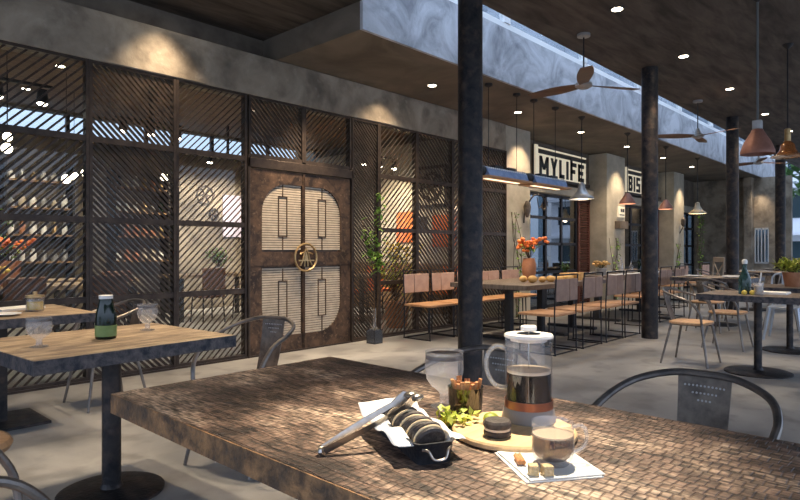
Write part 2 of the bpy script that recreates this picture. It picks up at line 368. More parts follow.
# interior rooms behind the screens
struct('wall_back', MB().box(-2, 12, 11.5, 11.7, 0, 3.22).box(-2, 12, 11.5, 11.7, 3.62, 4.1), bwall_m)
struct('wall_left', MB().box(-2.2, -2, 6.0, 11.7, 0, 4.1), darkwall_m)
struct('wall_partition', MB().box(9.3, 9.45, 6.2, 11.5, 0, 3.45), plaster_m)
struct('ceiling_interior', MB().box(-2, 9.45, 6.3, 11.7, 3.66, 3.74).box(-2, 9.3, 6.16, 6.3, 3.3, 3.74), iceil_m)
w3 = empty('window_3'); w3['kind'] = 'structure'
fr = MB()
for i in range(9): fr.box(-1.9+1.4*i, -1.84+1.4*i, 11.48, 11.56, 3.22, 3.62)
fr.box(-2, 12, 11.48, 11.56, 3.20, 3.235); fr.build('window_frame', rod_m, w3)
MB().box(-2, 12, 11.58, 11.59, 3.22, 3.62).build('window_pane', pane_m, w3)
# shopfront rooms right of the first pillar
def shopfront(n, x0, x1, shut, Y=6.32):
    r = empty('window_%d' % n); r['kind'] = 'structure'
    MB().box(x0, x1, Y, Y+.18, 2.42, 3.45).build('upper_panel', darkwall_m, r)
    MB().box(x0, x1, Y-.12, Y+.02, 2.40, 2.60).build('lintel', pil_m, r, bevel=.006)
    f = MB(); m = x1-shut; nb = 4; dx = (m-x0)/nb
    for i in range(nb+1): f.box(x0+dx*i-.035, x0+dx*i+.035, Y, Y+.06, 0, 2.40)
    for z in (.04, .75, 1.35, 1.9, 2.37): f.box(x0, m, Y, Y+.05, z-.03, z+.03)
    f.build('window_frame', rod_m, r)
    MB().box(x0, m, Y+.02, Y+.03, 0, 2.40).build('window_pane', dpane_m, r)
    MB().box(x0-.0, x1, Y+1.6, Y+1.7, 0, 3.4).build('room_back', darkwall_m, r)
    if shut:
        s_ = MB(); s_.box(m+.04, m+.09, Y-.03, Y+.03, 0, 2.4); s_.box(x1-.05, x1, Y-.03, Y+.03, 0, 2.4); s_.box(m+.04, x1, Y-.03, Y+.03, 2.33, 2.4)
        z = .06
        while z < 2.33: s_.obox(((m+.09+x1-.05)/2, Y, z), (x1-m-.14, .05, .012), (math.radians(35), 0, 0)); z += .055
        s_.build('louvred_shutter', shutter_m, r)
    return r
shopfront(4, 9.92, 13.28, .62); shopfront(5, 14.3, 17.72, .5); shopfront(6, 18.57, 20.9, .0)

# far end wall with its window
c = MB(); X = 21.; 
c.box(X, X+.2, 4.58, 6.4, 0, 3.45); c.box(X, X+.2, 3.62, 4.2, 0, 3.45); c.box(X, X+.2, 4.2, 4.58, 1.9, 3.45); c.box(X, X+.2, 4.2, 4.58, 0, .8)
struct('wall_far', c, conc_m)
struct('pilaster', MB().box(20.7, 21, 4.60, 4.82, 0, 3.45), conc_m, bevel=.01)
w7 = empty('window_7'); w7['kind'] = 'structure'
f = MB()
for y in (4.2, 4.29, 4.38, 4.47, 4.555): f.box(20.98, 21.06, y, y+.025, .8, 1.9)
f.box(20.98, 21.06, 4.2, 4.58, 1.85, 1.9); f.box(20.98, 21.06, 4.2, 4.58, .8, .85); f.build('window_frame', white_m, w7)
MB().box(21.1, 21.11, 4.2, 4.58, .8, 1.9).build('window_pane', dpane_m, w7)
struct('wall_hedge_line', MB().box(21.0, 21.15, 1.2, 3.62, 0, .72), darkwall_m)

# ------------------------------------------------------------------ slatted screens
def clip_slats(x0, x1, z0, z1, sp, wd, sgn, y0, y1):
    """diagonal slats clipped to the bay rectangle, real depth"""
    mb = MB(); W = x1-x0; H = z1-z0; t = -H
    hw = wd*.7071
    def cl(poly, f):
        out = []
        for i in range(len(poly)):
            a = poly[i]; b = poly[(i+1) % len(poly)]; fa, fb = f(a), f(b)
            if fa >= 0: out.append(a)
            if (fa >= 0) != (fb >= 0):
                k = fa/(fa-fb); out.append((a[0]+(b[0]-a[0])*k, a[1]+(b[1]-a[1])*k))
        return out
    while t < W+H:
        p = [(t-hw, 0), (t+hw, 0), (t+hw+H, H), (t-hw+H, H)]
        if sgn < 0: p = [(W-a, b) for a, b in p][::-1]
        for f in (lambda q: q[0], lambda q: W-q[0]):
            p = cl(p, f) if len(p) > 2 else []
        if len(p) > 2: mb.prism([(x0+a, z0+b) for a, b in p], y0, y1, 'xz')
        t += sp
    return mb
RAILS = [.02, .76, 1.5, 2.25, 2.98]
def bay(x0, x1, sgn, sp, wd, label, rails=RAILS, stile=.028, z0=None):
    t = empty('slatted_screen', (x0, FY, 0), 0, label, 'screen', 'diagonal slat screens along the restaurant front')
    W = x1-x0
    f = MB(); f.box(0, stile, -.03, .05, rails[0], rails[-1]); f.box(W-stile, W, -.03, .05, rails[0], rails[-1])
    for z in rails: f.box(stile, W-stile, -.025, .045, max(0.0, z-.028), min(z+.028, 2.98))
    f.build('screen_frame', screen_m, t)
    for a, b in zip(rails[:-1], rails[1:]):
        clip_slats(stile, W-stile, a+.028, b-.028, sp, wd, sgn, -.007, .007).build('slats', screen_m, t)
    return t
bay(-.62, .22, -1, .085, .028, 'slatted screen bay out past the left edge of the photo, slats falling to the right')
bay(.222, 1.22, 1, .085, .020, 'slatted screen bay beside the left edge with slats rising to the right')
bay(1.222, 2.08, 1, .083, .018, 'leftmost fully seen screen bay, widely spaced slats rising right, blue sky strip behind')
bay(2.082, 2.92, -1, .062, .024, 'dense dark slat bay falling to the right, second to the left of the double door')
bay(2.922, 3.755, 1, .072, .0105, 'thin airy slat bay directly left of the double door, wall gear seen through it')
bay(3.78, 4.558, -1, .065, .022, 'short slatted transom above the left door leaf', [2.29, 2.98])
bay(4.56, 5.34, 1, .07, .011, 'short slatted transom above the right door leaf', [2.29, 2.98])
bay(5.358, 5.86, -1, .058, .024, 'narrow dense slat bay directly right of the double door, branches in front', [.02, 2.98])
bay(5.862, 6.66, 1, .085, .014, 'bright thin slat bay with orange seating behind, second right of the door')
bay(6.662, 7.52, -1, .082, .028, 'dark dense slat bay behind the leftmost rosy-backed chairs')
bay(7.522, 8.30, 1, .085, .028, 'slat bay partly hidden behind the nearest steel column')
bay(8.302, 9.06, -1, .085, .028, 'last slat bay, beside the first pale pillar')
# panes behind the bays
for k, (a, b) in enumerate([(-.62, 3.76), (5.36, 9.06)]):
    o = MB().box(a, b, FY+.07, FY+.078, .02, 2.98).build('window_%d' % (8+k), pane_m); o['kind'] = 'structure'
o = MB().box(3.76, 5.36, FY+.07, FY+.078, 2.3, 2.98).build('window_10', pane_m); o['kind'] = 'structure'
struct('trim_2', MB().box(-5, 9.08, FY-.04, FY+.1, 0, .02), screen_m)

# ------------------------------------------------------------------ double door
dr = empty('door_1', (4.55, FY, 0)); dr['kind'] = 'structure'
MB().box(-.79, -.765, -.05, .08, 0, 2.3).box(.78, .805, -.05, .08, 0, 2.3).box(-.79, .805, -.05, .08, 2.16, 2.27).build('door_frame', screen_m, dr, bevel=.004)
def leaf_ring(sg):
    """door leaf sheet with the D-shaped opening, bar across the middle"""
    def arc(x0, x1, z0, z1, r, top):
        pts = []
        if top:   # corner at outer side, rounded
            for k in range(9):
                t = k/8*PI/2; pts.append((x1-r+r*math.cos(t), z1-r+r*math.sin(t)))
            return [(x0, z0), (x1, z0)] + pts + [(x0, z1)]
        for k in range(9):
            t = -PI/2+k/8*PI/2; pts.append((x1-r+r*math.cos(t), z0+r+r*math.sin(t)))
        return [(x0, z0)] + pts + [(x1, z1), (x0, z1)]
    return arc(.022, .60, 1.20, 2.0, .35, True), arc(.022, .60, .2, 1.02, .35, False)
def sheet_with_hole(x0, x1, z0, z1, hole, y0, y1):
    """outer rectangle minus hole polygon, as strips radiating from hole centre"""
    cx = sum(p[0] for p in hole)/len(hole); cz = sum(p[1] for p in hole)/len(hole)
    pts = []
    # densify
    for i in range(len(hole)):
        a = hole[i]; b = hole[(i+1) % len(hole)]
        for k in range(4): pts.append((a[0]+(b[0]-a[0])*k/4, a[1]+(b[1]-a[1])*k/4))
    for q in ((x0, z0), (x1, z0), (x1, z1), (x0, z1)):   # make sure the corners get a spoke
        pass
    out = []
    for p in pts:
        dx, dz = p[0]-cx, p[1]-cz; t = 1e9
        if dx > 1e-9: t = min(t, (x1-cx)/dx)
        if dx < -1e-9: t = min(t, (x0-cx)/dx)
        if dz > 1e-9: t = min(t, (z1-cz)/dz)
        if dz < -1e-9: t = min(t, (z0-cz)/dz)
        out.append((cx+dx*t, cz+dz*t))
    mb = MB(); n = len(pts)
    vs = [(p[0], y0, p[1]) for p in pts]+[(p[0], y0, p[1]) for p in out]+[(p[0], y1, p[1]) for p in pts]+[(p[0], y1, p[1]) for p in out]
    fs = []
    for i in range(n):
        j = (i+1) % n; fs += [(i, j, n+j, n+i), (2*n+i, 3*n+i, 3*n+j, 2*n+j), (i, 2*n+i, 2*n+j, j)]
        a, b = out[i], out[j]
        if abs(a[0]-b[0]) > 1e-6 and abs(a[1]-b[1]) > 1e-6:   # fill the missing corner triangle
            cxn = x1 if max(a[0], b[0]) > (x0+x1)/2 else x0; czn = z1 if max(a[1], b[1]) > (z0+z1)/2 else z0
            k = len(vs); vs += [(cxn, y0, czn), (cxn, y1, czn)]; fs += [(n+i, n+j, k), (3*n+j, 3*n+i, k+1)]
    return mb.add(vs, fs)
for sg in (-1, 1):
    hu, hl = leaf_ring(sg)
    t_ = bpy.data.objects.new('door_leaf', None)
    mb = sheet_with_hole(.004, .765, 1.11, 2.15, hu, -.03, .03); m2 = sheet_with_hole(.004, .765, .02, 1.11, hl, -.03, .03)
    mb.add(m2.v, m2.f)
    mb.box(.006, .765, -.036, -.03, 1.04, 1.18); mb.box(.004, .016, -.04, -.03, .02, 2.15)
    if sg < 0: mb.v = [(-a, b, c_) for a, b, c_ in mb.v]; mb.f = [tuple(reversed(q)) for q in mb.f]
    lf = mb.build('door_leaf', door_m, dr)
    def inside(x, z, poly):
        r = False; n = len(poly)
        for i in range(n):
            (ax, az), (bx, bz) = poly[i], poly[(i+1) % n]
            if (az > z) != (bz > z) and x < (bx-ax)*(z-az)/(bz-az)+ax: r = not r
        return r
    sl = MB()
    for poly, za, zb in ((hu, 1.22, 2.0), (hl, .2, 1.0)):
        z = za+.014
        while z < zb:
            xs = [q/100 for q in range(2, 61) if inside(q/100+.001, z, poly)]
            if xs: sl.box(min(xs), max(xs)+.012, -.012, .006, z-.011, z+.009)
            z += .029
    if sg < 0: sl.v = [(-a, b, c_) for a, b, c_ in sl.v]; sl.f = [tuple(reversed(q)) for q in sl.f]
    sl.build('woven_slats', doorslat_m, lf)
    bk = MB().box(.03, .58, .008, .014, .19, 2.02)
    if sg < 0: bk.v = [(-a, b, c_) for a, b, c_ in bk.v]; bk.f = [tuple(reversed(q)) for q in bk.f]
    bk.build('backing_sheet', mat('pale linen backing', (.12, .10, .085), rough=.8) if sg < 0 else MATS['pale linen backing'], lf)  # dark sheet behind the slats deepens their gaps
    ln = MB()
    for a, za, zb in ((.30, 1.85, 2.0), (.30, 1.22, 1.38), (.24, 1.38, 1.85), (.36, 1.38, 1.85), (.30, .85, 1.0), (.30, .2, .4), (.24, .4, .85), (.36, .4, .85)):
        ln.box(a-.006, a+.006, -.02, -.01, za, zb)
    for za in (1.38, 1.85, .4, .85): ln.box(.234, .366, -.02, -.01, za-.006, za+.006)
    ln.box(.006, .022, -.016, -.008, .2, 2.0)
    if sg < 0: ln.v = [(-a, b, c_) for a, b, c_ in ln.v]; ln.f = [tuple(reversed(q)) for q in ln.f]
    ln.build('lattice_bars', door_m, lf)
hd = MB(); hd.tube([(.165*math.cos(t), -.075, 1.13+.165*math.sin(t)) for t in [k*2*PI/32 for k in range(32)]], .013, 8, True)
ring = hd.build('door_ring_handle', brass_m, dr)
em = MB()
for sg in (-1, 1):
    em.tube([(0, -.08, 1.24), (sg*.03, -.08, 1.18), (sg*.05, -.08, 1.10), (sg*.09, -.08, 1.03)], .011, 6)
    em.tube([(0, -.08, 1.19), (sg*.02, -.08, 1.12), (sg*.025, -.08, 1.02)], .009, 6)
    em.tube([(sg*.04, -.08, 1.19), (sg*.10, -.08, 1.17)], .008, 6)
em.box(-.01, .01, -.09, -.03, 1.10, 1.16); em.box(-.12, .12, -.088, -.07, 1.085, 1.10)
em.build('handle_emblem', brass_m, ring)

# ------------------------------------------------------------------ steel columns
for k, x in enumerate((4.25, 8.43, 12.6, 16.8, 21.0)):
    c = MB(); c.lathe([(.108, 0), (.108, 3.74)], (x, 3.12, 0), 32)
    if k < 4: struct('column', c, steel_m)

# ------------------------------------------------------------------ skylight of signs
def letters(mb, word, x0, z0, h, wl, gap, st, y0, y1):
    x = x0
    for ch in word:
        def b(a, c_, d, e): mb.box(x+a, x+c_, y0, y1, z0+d, z0+e)
        def sl(a, za, c_, zc): mb.prism([(x+a-st/2, z0+za), (x+a+st/2, z0+za), (x+c_+st/2, z0+zc), (x+c_-st/2, z0+zc)], y0, y1, 'xz')
        W = wl
        if ch == 'M': W = wl*1.35; b(0, st, 0, h); b(W-st, W, 0, h); sl(W/2, h*.3, st/2, h); sl(W/2, h*.3, W-st/2, h)
        elif ch == 'Y': b(W/2-st/2, W/2+st/2, 0, h*.5); sl(W/2, h*.42, st/2, h); sl(W/2, h*.42, W-st/2, h)
        elif ch == 'L': W = wl*.8; b(0, st, 0, h); b(0, W, 0, st)
        elif ch == 'I': W = st; b(0, st, 0, h)
        elif ch == 'F': b(0, st, 0, h*1.22); b(0, W, h-st, h); b(0, W*.8, h*.5-st/2, h*.5+st/2)
        elif ch == 'E': b(0, st, 0, h); b(0, W, h-st, h); b(0, W, 0, st); b(0, W*.85, h*.5-st/2, h*.5+st/2)
        elif ch == 'B': b(0, st, 0, h); b(0, W*.9, h-st, h); b(0, W*.9, 0, st); b(0, W*.9, h*.5-st/2, h*.5+st/2); b(W-st, W, st*.6, h*.45); b(W-st, W, h*.55, h-st*.6)
        elif ch == 'S': b(0, W, h-st, h); b(0, W, 0, st); b(0, W, h*.5-st/2, h*.5+st/2); b(0, st, h*.5, h); b(W-st, W, 0, h*.5); b(0, st, 0, h*.16)
        elif ch == 'T': b(W/2-st/2, W/2+st/2, 0, h); b(0, W, h-st, h)
        elif ch == 'R': b(0, st, 0, h); b(0, W*.9, h-st, h); b(W-st, W, h*.5, h-st*.5); b(0, W*.9, h*.45, h*.45+st); sl(W-st/2, 0, W*.5, h*.48)
        elif ch == 'O': b(0, st, st*.5, h-st*.5); b(W-st, W, st*.5, h-st*.5); b(st*.5, W-st*.5, h-st, h); b(st*.5, W-st*.5, 0, st)
        x += W+gap
    return x-gap-x0
def sign(word, x0, x1, label):
    t = empty('shop_sign', (x0, 6.22, 2.62), 0, label, 'sign')
    W = x1-x0
    MB().box(0, W, .05, .08, .06, .74).build('back_board', black_m, t)
    MB().box(0, W, .03, .05, .10, .58).box(-.03, .07, .0, .05, .10, .74).box(.07, W, .02, .05, .68, .71).build('light_board', signl_m, t)
    lw = {'MYLIFE': (.27, .10, .085), 'BISTRO': (.24, .10, .078)}[word]
    lt = MB(); letters(lt, word, .16, .14, .39, *lw, .012, .028)
    lt.build('lettering', black_m, t)
    MB().box(-.02, W+.02, -.06, .08, .03, .09).build('sign_ledge', screen_m, t)
    return t
sign('MYLIFE', 10.72, 12.98, 'backlit cream sign with black letters MYLIFE over the first shopfront')
sign('BISTRO', 15.25, 17.5, 'backlit cream sign with black letters BISTRO over the second shopfront')

# ------------------------------------------------------------------ recessed downlights
def downlight():
    t = empty('recessed_downlight', (0, 0, 0), 0, 'x', 'downlight')
    MB().lathe([(.056, 0), (.075, 0), (.075, -.012), (.052, -.004)], n=24, cap=False).build('trim_ring', black_m, t)
    MB().lathe([(.054, -.003), (.054, -.007)], n=24).build('lens', glow_m, t)
    return t
proto = downlight(); first = True
ORD = ['nearest', 'second nearest', 'third nearest', 'fourth nearest', 'fifth nearest', 'sixth nearest', 'seventh nearest', 'eighth nearest']
def place_dl(x, y, z, label, group):
    global first
    if first: proto.location = (x, y, z); proto['label'] = label; proto['group'] = group; first = False; return proto
    return copy_tree(proto, (x, y, z), 0, label, group)
for i, x in enumerate([6.22, 8.38, 10.6, 12.75, 14.9, 17.05]):
    place_dl(x, 5.2, 3.45, 'glowing round downlight in the brown soffit before the shopfronts, %s of its row' % ORD[i], 'soffit downlights')
    spot((x, 5.2, 3.40), (x+.0, 5.75, 0), 75 if i < 4 else 35, 95, .9)
for i, x in enumerate([6.12, 8.2, 10.35, 12.7, 14.9]):
    place_dl(x, 2.6, 3.74, 'glowing round downlight in the dark ceiling over the terrace, %s of its row' % ORD[i], 'terrace ceiling downlights')
    spot((x, 2.6, 3.69), (x, 2.6, 0), 75, 100, .9)
place_dl(2.75, 5.55, 3.74, 'downlight over the concrete beam, above the left screen bays', 'beam downlights')
spot((2.75, 5.54, 3.70), (2.75, 5.54, 0), 105, 88, 1.)
spot((5.85, 5.56, 3.42), (5.85, 5.58, 0), 38, 116, 1.)
spot((9.5, 5.4, 3.40), (9.5, 5.8, 2.4), 50, 80, .8)
spot((13.8, 5.4, 3.40), (13.8, 5.8, 2.0), 60, 80, .8)
spot((18.2, 5.4, 3.40), (18.2, 5.8, 2.0), 60, 70, .8)
spot((20.5, 4.4, 3.40), (21, 4.4, 2.2), 35, 50, .8)
spot((4.55, 5.30, 3.40), (4.55, 5.80, 1.1), 190, 62, .9)
spot((3.7, 4.9, 3.68), (3.9, 5.3, 0), 120, 75, .9)
spot((2.4, 3.9, 3.68), (2.0, 3.9, 0), 140, 62, .8)
spot((.9, 3.2, 3.68), (.7, 2.3, 0), 60, 60, .8)

# ------------------------------------------------------------------ ceiling fans
def fan():
    t = empty('ceiling_fan', (0,0,0), 0, 'x', 'ceiling fan', 'three-bladed ceiling fans')
    MB().lathe([(.0, 0), (.075, 0), (.075, -.03), (.03, -.04), (0, -.04)], n=24).build('ceiling_mount', silver_m, t)
    MB().tube([(0,0,-.03), (0,0,-.54)], .009, 8).build('down_rod', rod_m, t)
    MB().lathe([(0, -.47), (.02, -.47), (.035, -.5), (.05, -.55), (.095, -.575), (.10, -.61), (.06, -.635), (0, -.64)], n=24).build('motor_housing', silver_m, t)
    for k in range(3):
        b = MB(); a = 2*PI*k/3; c_, s_ = math.cos(a), math.sin(a); n = 10; vs = []; fs = []
        for i in range(n+1):
            q = i/n; r = .08+q*.64; w_ = .05+.035*math.sin(q*PI*.9)*1.2; tw = math.radians(16-8*q)
            for sgn in (-1, 1):
                yy = sgn*w_*math.cos(tw); zz = -.60+sgn*w_*math.sin(tw)
                for dz in (0, .008): vs.append((r*c_-yy*s_, r*s_+yy*c_, zz+dz))
        for i in range(n):
            p = i*4; q = p+4
            fs += [(p, p+2, q+2, q), (p+1, q+1, q+3, p+3), (p, q, q+1, p+1), (p+2, p+3, q+3, q+2)]
        fs += [(0, 1, 3, 2), (n*4, n*4+2, n*4+3, n*4+1)]
        b.add(vs, fs).build('fan_blade', FANB, t)
    return t
FANB = mat('walnut fan blade', (.12, .065, .04), (.20, .11, .065), rough=.45, scale=6, stretch=(6, 1, 1))
FA = math.radians(208)
p = fan(); p.location = (6.57, 3.19, 3.74); p.rotation_euler.z = FA
p['label'] = 'large dark three-bladed ceiling fan in front of the skylight, nearest of the fans'
copy_tree(p, (10.8, 3.2, 3.74), math.radians(10), 'ceiling fan between the second and third steel columns, further than the first fan')
copy_tree(p, (15.0, 3.2, 3.74), math.radians(200), 'distant ceiling fan just below the rosy copper pendant')

# ------------------------------------------------------------------ pendants
def pendant(name, x, y, zc, zb, prof, m, label, cord=rod_m, cap=None, rc=.008, light=0, bulb=True):
    t = empty(name, (x, y, zc), 0, label, 'pendant lamp')
    h = zc-zb; top = prof[-1][1]
    MB().lathe([(0, 0), (.06, 0), (.06, -.012), (.012, -.06), (0, -.06)], n=20).build('ceiling_rose', black_m, t)
    MB().tube([(0,0,-.04), (0,0,-h+top+.02)], rc, 6).build('cord', cord, t)
    inner = [(r-.006 if r > .01 else r, z+.004) for r, z in prof]
    MB().lathe([(r, -h+z) for r, z in prof]+[(max(r, .002), -h+z) for r, z in reversed(inner)], n=32, cap=False).build('lamp_shade', m, t)
    if cap: MB().box(-.04, .04, -.04, .04, -h+top, -h+top+.09).build('shade_cap', cap, t, bevel=.006)
    if bulb:
        MB().ball((0, 0, -h+top*.35), .035, n=12, m=8).build('light_bulb', bulb_m if light else porc_m, t)
    if light: point((x, y, zb-.02), light)
    return t
cone = [(.152, 0), (.152, .03), (.12, .12), (.06, .22), (.05, .245)]
cord_g = mat('grey fabric cord', (.13, .14, .14), rough=.6)
pendant('pendant_lamp', 6.76, 1.45, 3.74, 2.17, cone, rust_m, 'rosy copper cone pendant with grey cap hanging at upper right', cord_g, silver_m, .011)
bell = [(.19, 0), (.185, .01), (.12, .035), (.085, .09), (.075, .15), (.04, .19)]
pd = pendant('glass_pendant_lamp', 8.6, 1.52, 3.74, 2.36, bell, amber_m, 'amber glass bell pendant with brass neck near the right edge', rod_m)
MB().lathe([(.035, -1.19), (.035, -1.04), (.02, -1.03)], n=20).build('brass_neck', brass_m, pd)
dome = [(.20, 0), (.195, .03), (.12, .08), (.075, .15), (.055, .2), (.05, .26), (.02, .28)]
pendant('dome_pendant_lamp', 9.4, 4.6, 3.45, 2.07, dome, silver_m, 'zinc bell pendant hanging just below the MYLIFE sign', light=2)
pendant('small_pendant_lamp', 11.3, 4.6, 3.45, 2.10, [(.15, 0), (.14, .04), (.09, .12), (.04, .2)], rust_m, 'rust red pendant below the BISTRO sign, left of the second column', light=2)
pendant('small_pendant_lamp', 13.35, 4.6, 3.45, 2.10, [(.15, 0), (.14, .04), (.09, .12), (.04, .2)], rust_m, 'rust red pendant just right of the second steel column', light=2)
pendant('dome_pendant_lamp', 15.5, 4.6, 3.45, 2.10, dome, beige_m, 'cream bell pendant over the trailing green plant at the last pale pillar', light=3)
# linear lamps over the long table
def linear_lamp(x0, x1, label, rods):
    t = empty('linear_lamp', (x0, 4.6, 2.2), 0, label, 'linear lamp', 'linear lamps over the long table')
    W = x1-x0
    MB().prism([(-.13, 0), (.13, 0), (.09, .10), (.0, .14), (-.09, .10)], 0, W, 'yz').build('lamp_housing', bluep_m, t, bevel=.004)
    MB().box(-.05, W+.05, -.16, .16, -.025, 0).build('timber_tray', plank_m, t, bevel=.003)
    r = MB(); n = int(W/.05)
    for i in range(n): r.box(.02+i*.05, .04+i*.05, -.10, -.085, .095, .115)
    r.build('cooling_fins', white_m, t)
    for q in (-.02, W+.02): MB().ball((q, 0, .07), .06, .09, .075, 12, 8).build('end_cap', black_m, t)
    for q in (.25, .6): MB().box(W*q, W*q+W*.2, -.05, .05, .13, .165).build('driver_box', black_m, t)
    for q in rods:
        MB().tube([(q-x0, 0, .12), (q-x0, 0, 1.25)], .005, 6).build('hanging_cable', rod_m, t)
        MB().lathe([(.055, 1.25), (.055, 1.22), (.01, 1.2)], (q-x0, 0, 0), 16).build('cable_mount', black_m, t)
    MB().box(.08, W-.08, -.03, .03, -.032, -.025).build('light_strip', dimstrip_m, t)
    spot((x0+W/2, 4.6, 2.15), (x0+W/2, 4.6, 0), 26, 130, .8)
    return t
linear_lamp(6.52, 7.50, 'blue-grey trough lamp on a timber tray, left one of the pair over the long table', (6.68, 7.38))
linear_lamp(7.72, 8.68, 'blue-grey trough lamp on a timber tray, right one of the pair, under the MYLIFE sign', (7.85, 8.5))

# ------------------------------------------------------------------ tables
def flat_table(name, x0, x1, y0, y1, label, wood, edge, h=.78, rz=0, th=.06, base='round', bc=None, br=.3, post=.04, woodname='tabletop'):
    cx, cy = bc or ((x0+x1)/2, (y0+y1)/2)
    t = empty(name, (cx, cy, 0), rz, label, 'table')
    MB().box(x0-cx+.004, x1-cx-.004, y0-cy+.004, y1-cy-.004, h-.02, h).build('tabletop', wood, t, bevel=.002)
    e = MB(); e.box(x0-cx, x1-cx, y0-cy, y1-cy, h-th, h-.0195)
    for a in ((x0-cx, x1-cx, y0-cy, y0-cy+.004), (x0-cx, x1-cx, y1-cy-.004, y1-cy), (x0-cx, x0-cx+.004, y0-cy, y1-cy), (x1-cx-.004, x1-cx, y0-cy, y1-cy)): e.box(*a, h-.0195, h-.001)
    e.build('edge_band', edge, t)
    if base == 'round':
        MB().lathe([(post, .02), (post, h-th)], n=20).build('post', steel_m, t)
        MB().lathe([(0, 0), (br, 0), (br, .012), (br-.02, .02), (post+.01, .03), (post, .05)], n=40).build('base_plate', steel_m, t)
    elif base == 'square':
        MB().box(-post, post, -post, post, .02, h-th).build('post', steel_m, t)
        MB().box(-br, br, -br, br, 0, .02).build('base_plate', steel_m, t, bevel=.003)
    return t
flat_table('dining_table', .737, 1.617, -.35, 1.90, 'big foreground table with weathered parquet top carrying the coffee and biscuits', wood_m, edge_m, base='square', bc=(1.18, .55), br=.32, post=.05)
flat_table('dining_table', .71, 1.66, 2.70, 3.54, 'pale plank table at left with the green bottle and two goblets', wood2_m, edge2_m, rz=math.radians(4), base='round', bc=(1.215, 3.12), br=.25, post=.045)
flat_table('dining_table', .66, 1.64, 4.42, 5.38, 'rearmost plank table at the left edge before the slat screens', wood2_m, edge2_m, base='square', bc=(1.16, 4.92), br=.25, post=.035)
flat_table('cafe_table', 6.46, 7.22, .85, 1.93, 'square steel-edged table with bottle on the right under the rosy pendant', wood3_m, edge2_m, base='round', bc=(6.78, 1.45), br=.30, post=.036)
flat_table('cafe_table', 8.1, 8.95, .8, 1.95, 'steel-edged table with the yellow-green potted plant at the right edge', wood3_m, edge2_m, base='round', bc=(8.5, 1.48), br=.30, post=.036)
flat_table('cafe_table', 10.2, 11.2, 2.3, 3.45, 'dark table between the second and third steel columns', wood2_m, edge2_m, base='round', br=.3, post=.036)
flat_table('cafe_table', 13.4, 14.4, 2.5, 3.5, 'far dark table standing before the last pale pillar', wood2_m, edge2_m, base='round', br=.3, post=.036)
def long_table(x0, x1, y0, y1, posts, label):
    t = empty('long_table', ((x0+x1)/2, (y0+y1)/2, 0), 0, label, 'table'); cx, cy = (x0+x1)/2, (y0+y1)/2
    MB().box(x0-cx, x1-cx, y0-cy, y1-cy, .72, .78).build('tabletop', wood3_m, t, bevel=.004)
    for p in posts:
        MB().box(p-cx-.045, p-cx+.045, -.045, .045, 0, .72).build('leg', black_m, t, bevel=.004)
        MB().box(p-cx-.05, p-cx+.05, -.4, .4, 0, .04).build('foot', black_m, t, bevel=.004)
    MB().box(posts[0]-cx, posts[-1]-cx, -.03, .03, .66, .72).build('under_beam', black_m, t)
    return t
long_table(6.42, 9.15, 3.85, 5.05, (6.95, 7.8, 8.75), 'long table with bread and red flowers, ringed by rosy and mauve backed chairs')
long_table(9.7, 12.3, 4.05, 5.15, (10.0, 11.9), 'second long table, laid with plates in front of the MYLIFE shopfront')
long_table(13.0, 15.4, 4.75, 5.6, (13.3, 15.1), 'third long table before the BISTRO shopfront')

# ------------------------------------------------------------------ metal armchairs (hoop back)
def hoop_chair(seatm, splatm=splat_m, tubem=tube_m, cat='chair'):
    t = empty('metal_armchair', (0,0,0), 0, 'x', cat)
    half = [(.225, .17, .44), (.245, .15, .56), (.255, .06, .675), (.25, -.08, .725), (.205, -.20, .765), (.105, -.262, .795)]
    pts = half + [(0, -.275, .80)] + [(-a, b, c_) for a, b, c_ in reversed(half)]
    MB().tube(pts, .0125, 10, smooth=5).build('hoop_rail', tubem, t)
    n = 30; poly = []
    for i in range(n):
        a = 2*PI*i/n; c_, s_ = math.cos(a), math.sin(a); e = .62
        poly.append((.215*math.copysign(abs(c_)**e, c_), .205*math.copysign(abs(s_)**e, s_)))
    MB().prism(poly, .43, .455).build('seat', seatm, t, bevel=.008, seg=3)
    s = MB(); vs = []; fs = []; rows = 8
    for i in range(rows+1):
        q = i/rows; z = .455+.335*q; wd = .072+.012*q; yy = -.19-.085*q-.01*math.sin(q*PI)
        for sg in (-1, -.33, .33, 1):
            for d in (0, .006): vs.append((sg*wd, yy-.012*(1-sg*sg)+d, z))
    for i in range(rows):
        for j in range(3):
            a = i*8+j*2; b = a+8
            fs += [(a, a+2, b+2, b), (a+1, b+1, b+3, a+3)]
        a = i*8; fs += [(a, a+8, a+9, a+1), (a+6, a+7, a+15, a+14)]
    e = rows*8; fs += [(e, e+2, e+3, e+1), (e+2, e+4, e+5, e+3), (e+4, e+6, e+7, e+5), (0, 1, 3, 2), (2, 3, 5, 4), (4, 5, 7, 6)]
    sp = s.add(vs, fs).build('back_splat', splatm, t)
    # row of punched holes, shown as pale studs through which the floor is seen
    h = MB()
    for r_, cnt in ((0, 11), (1, 7), (2, 4)):
        for k in range(cnt):
            x = (k-(cnt-1)/2)*.0122; z = .758-.024*r_; q = (z-.455)/.335; yy = -.19-.085*q-.01*math.sin(q*PI)-.012*(1-(x/(.072+.012*q))**2)+.003
            h.lathe([(.0036, -.0052), (.0036, .0052)], (x, yy, z), 8, axis='y')
    h.build('punched_holes', MATS['pale hole'], sp)
    for sx in (-1, 1):
        for sy in (-1, 1):
            MB().tube([(sx*.17, sy*.15, .44), (sx*.235, sy*(.225 if sy > 0 else .24), .0)], [.014, .010], 8).build('leg', tubem, t)
    MB().tube([(.17, .15, .425), (-.17, .15, .425), (-.17, -.15, .425), (.17, -.15, .425)], .009, 6, closed=True).build('seat_ring', tubem, t)
    return t
mat('pale hole', (.42, .41, .40), rough=.8)
GH = 'hoop-backed metal armchairs'
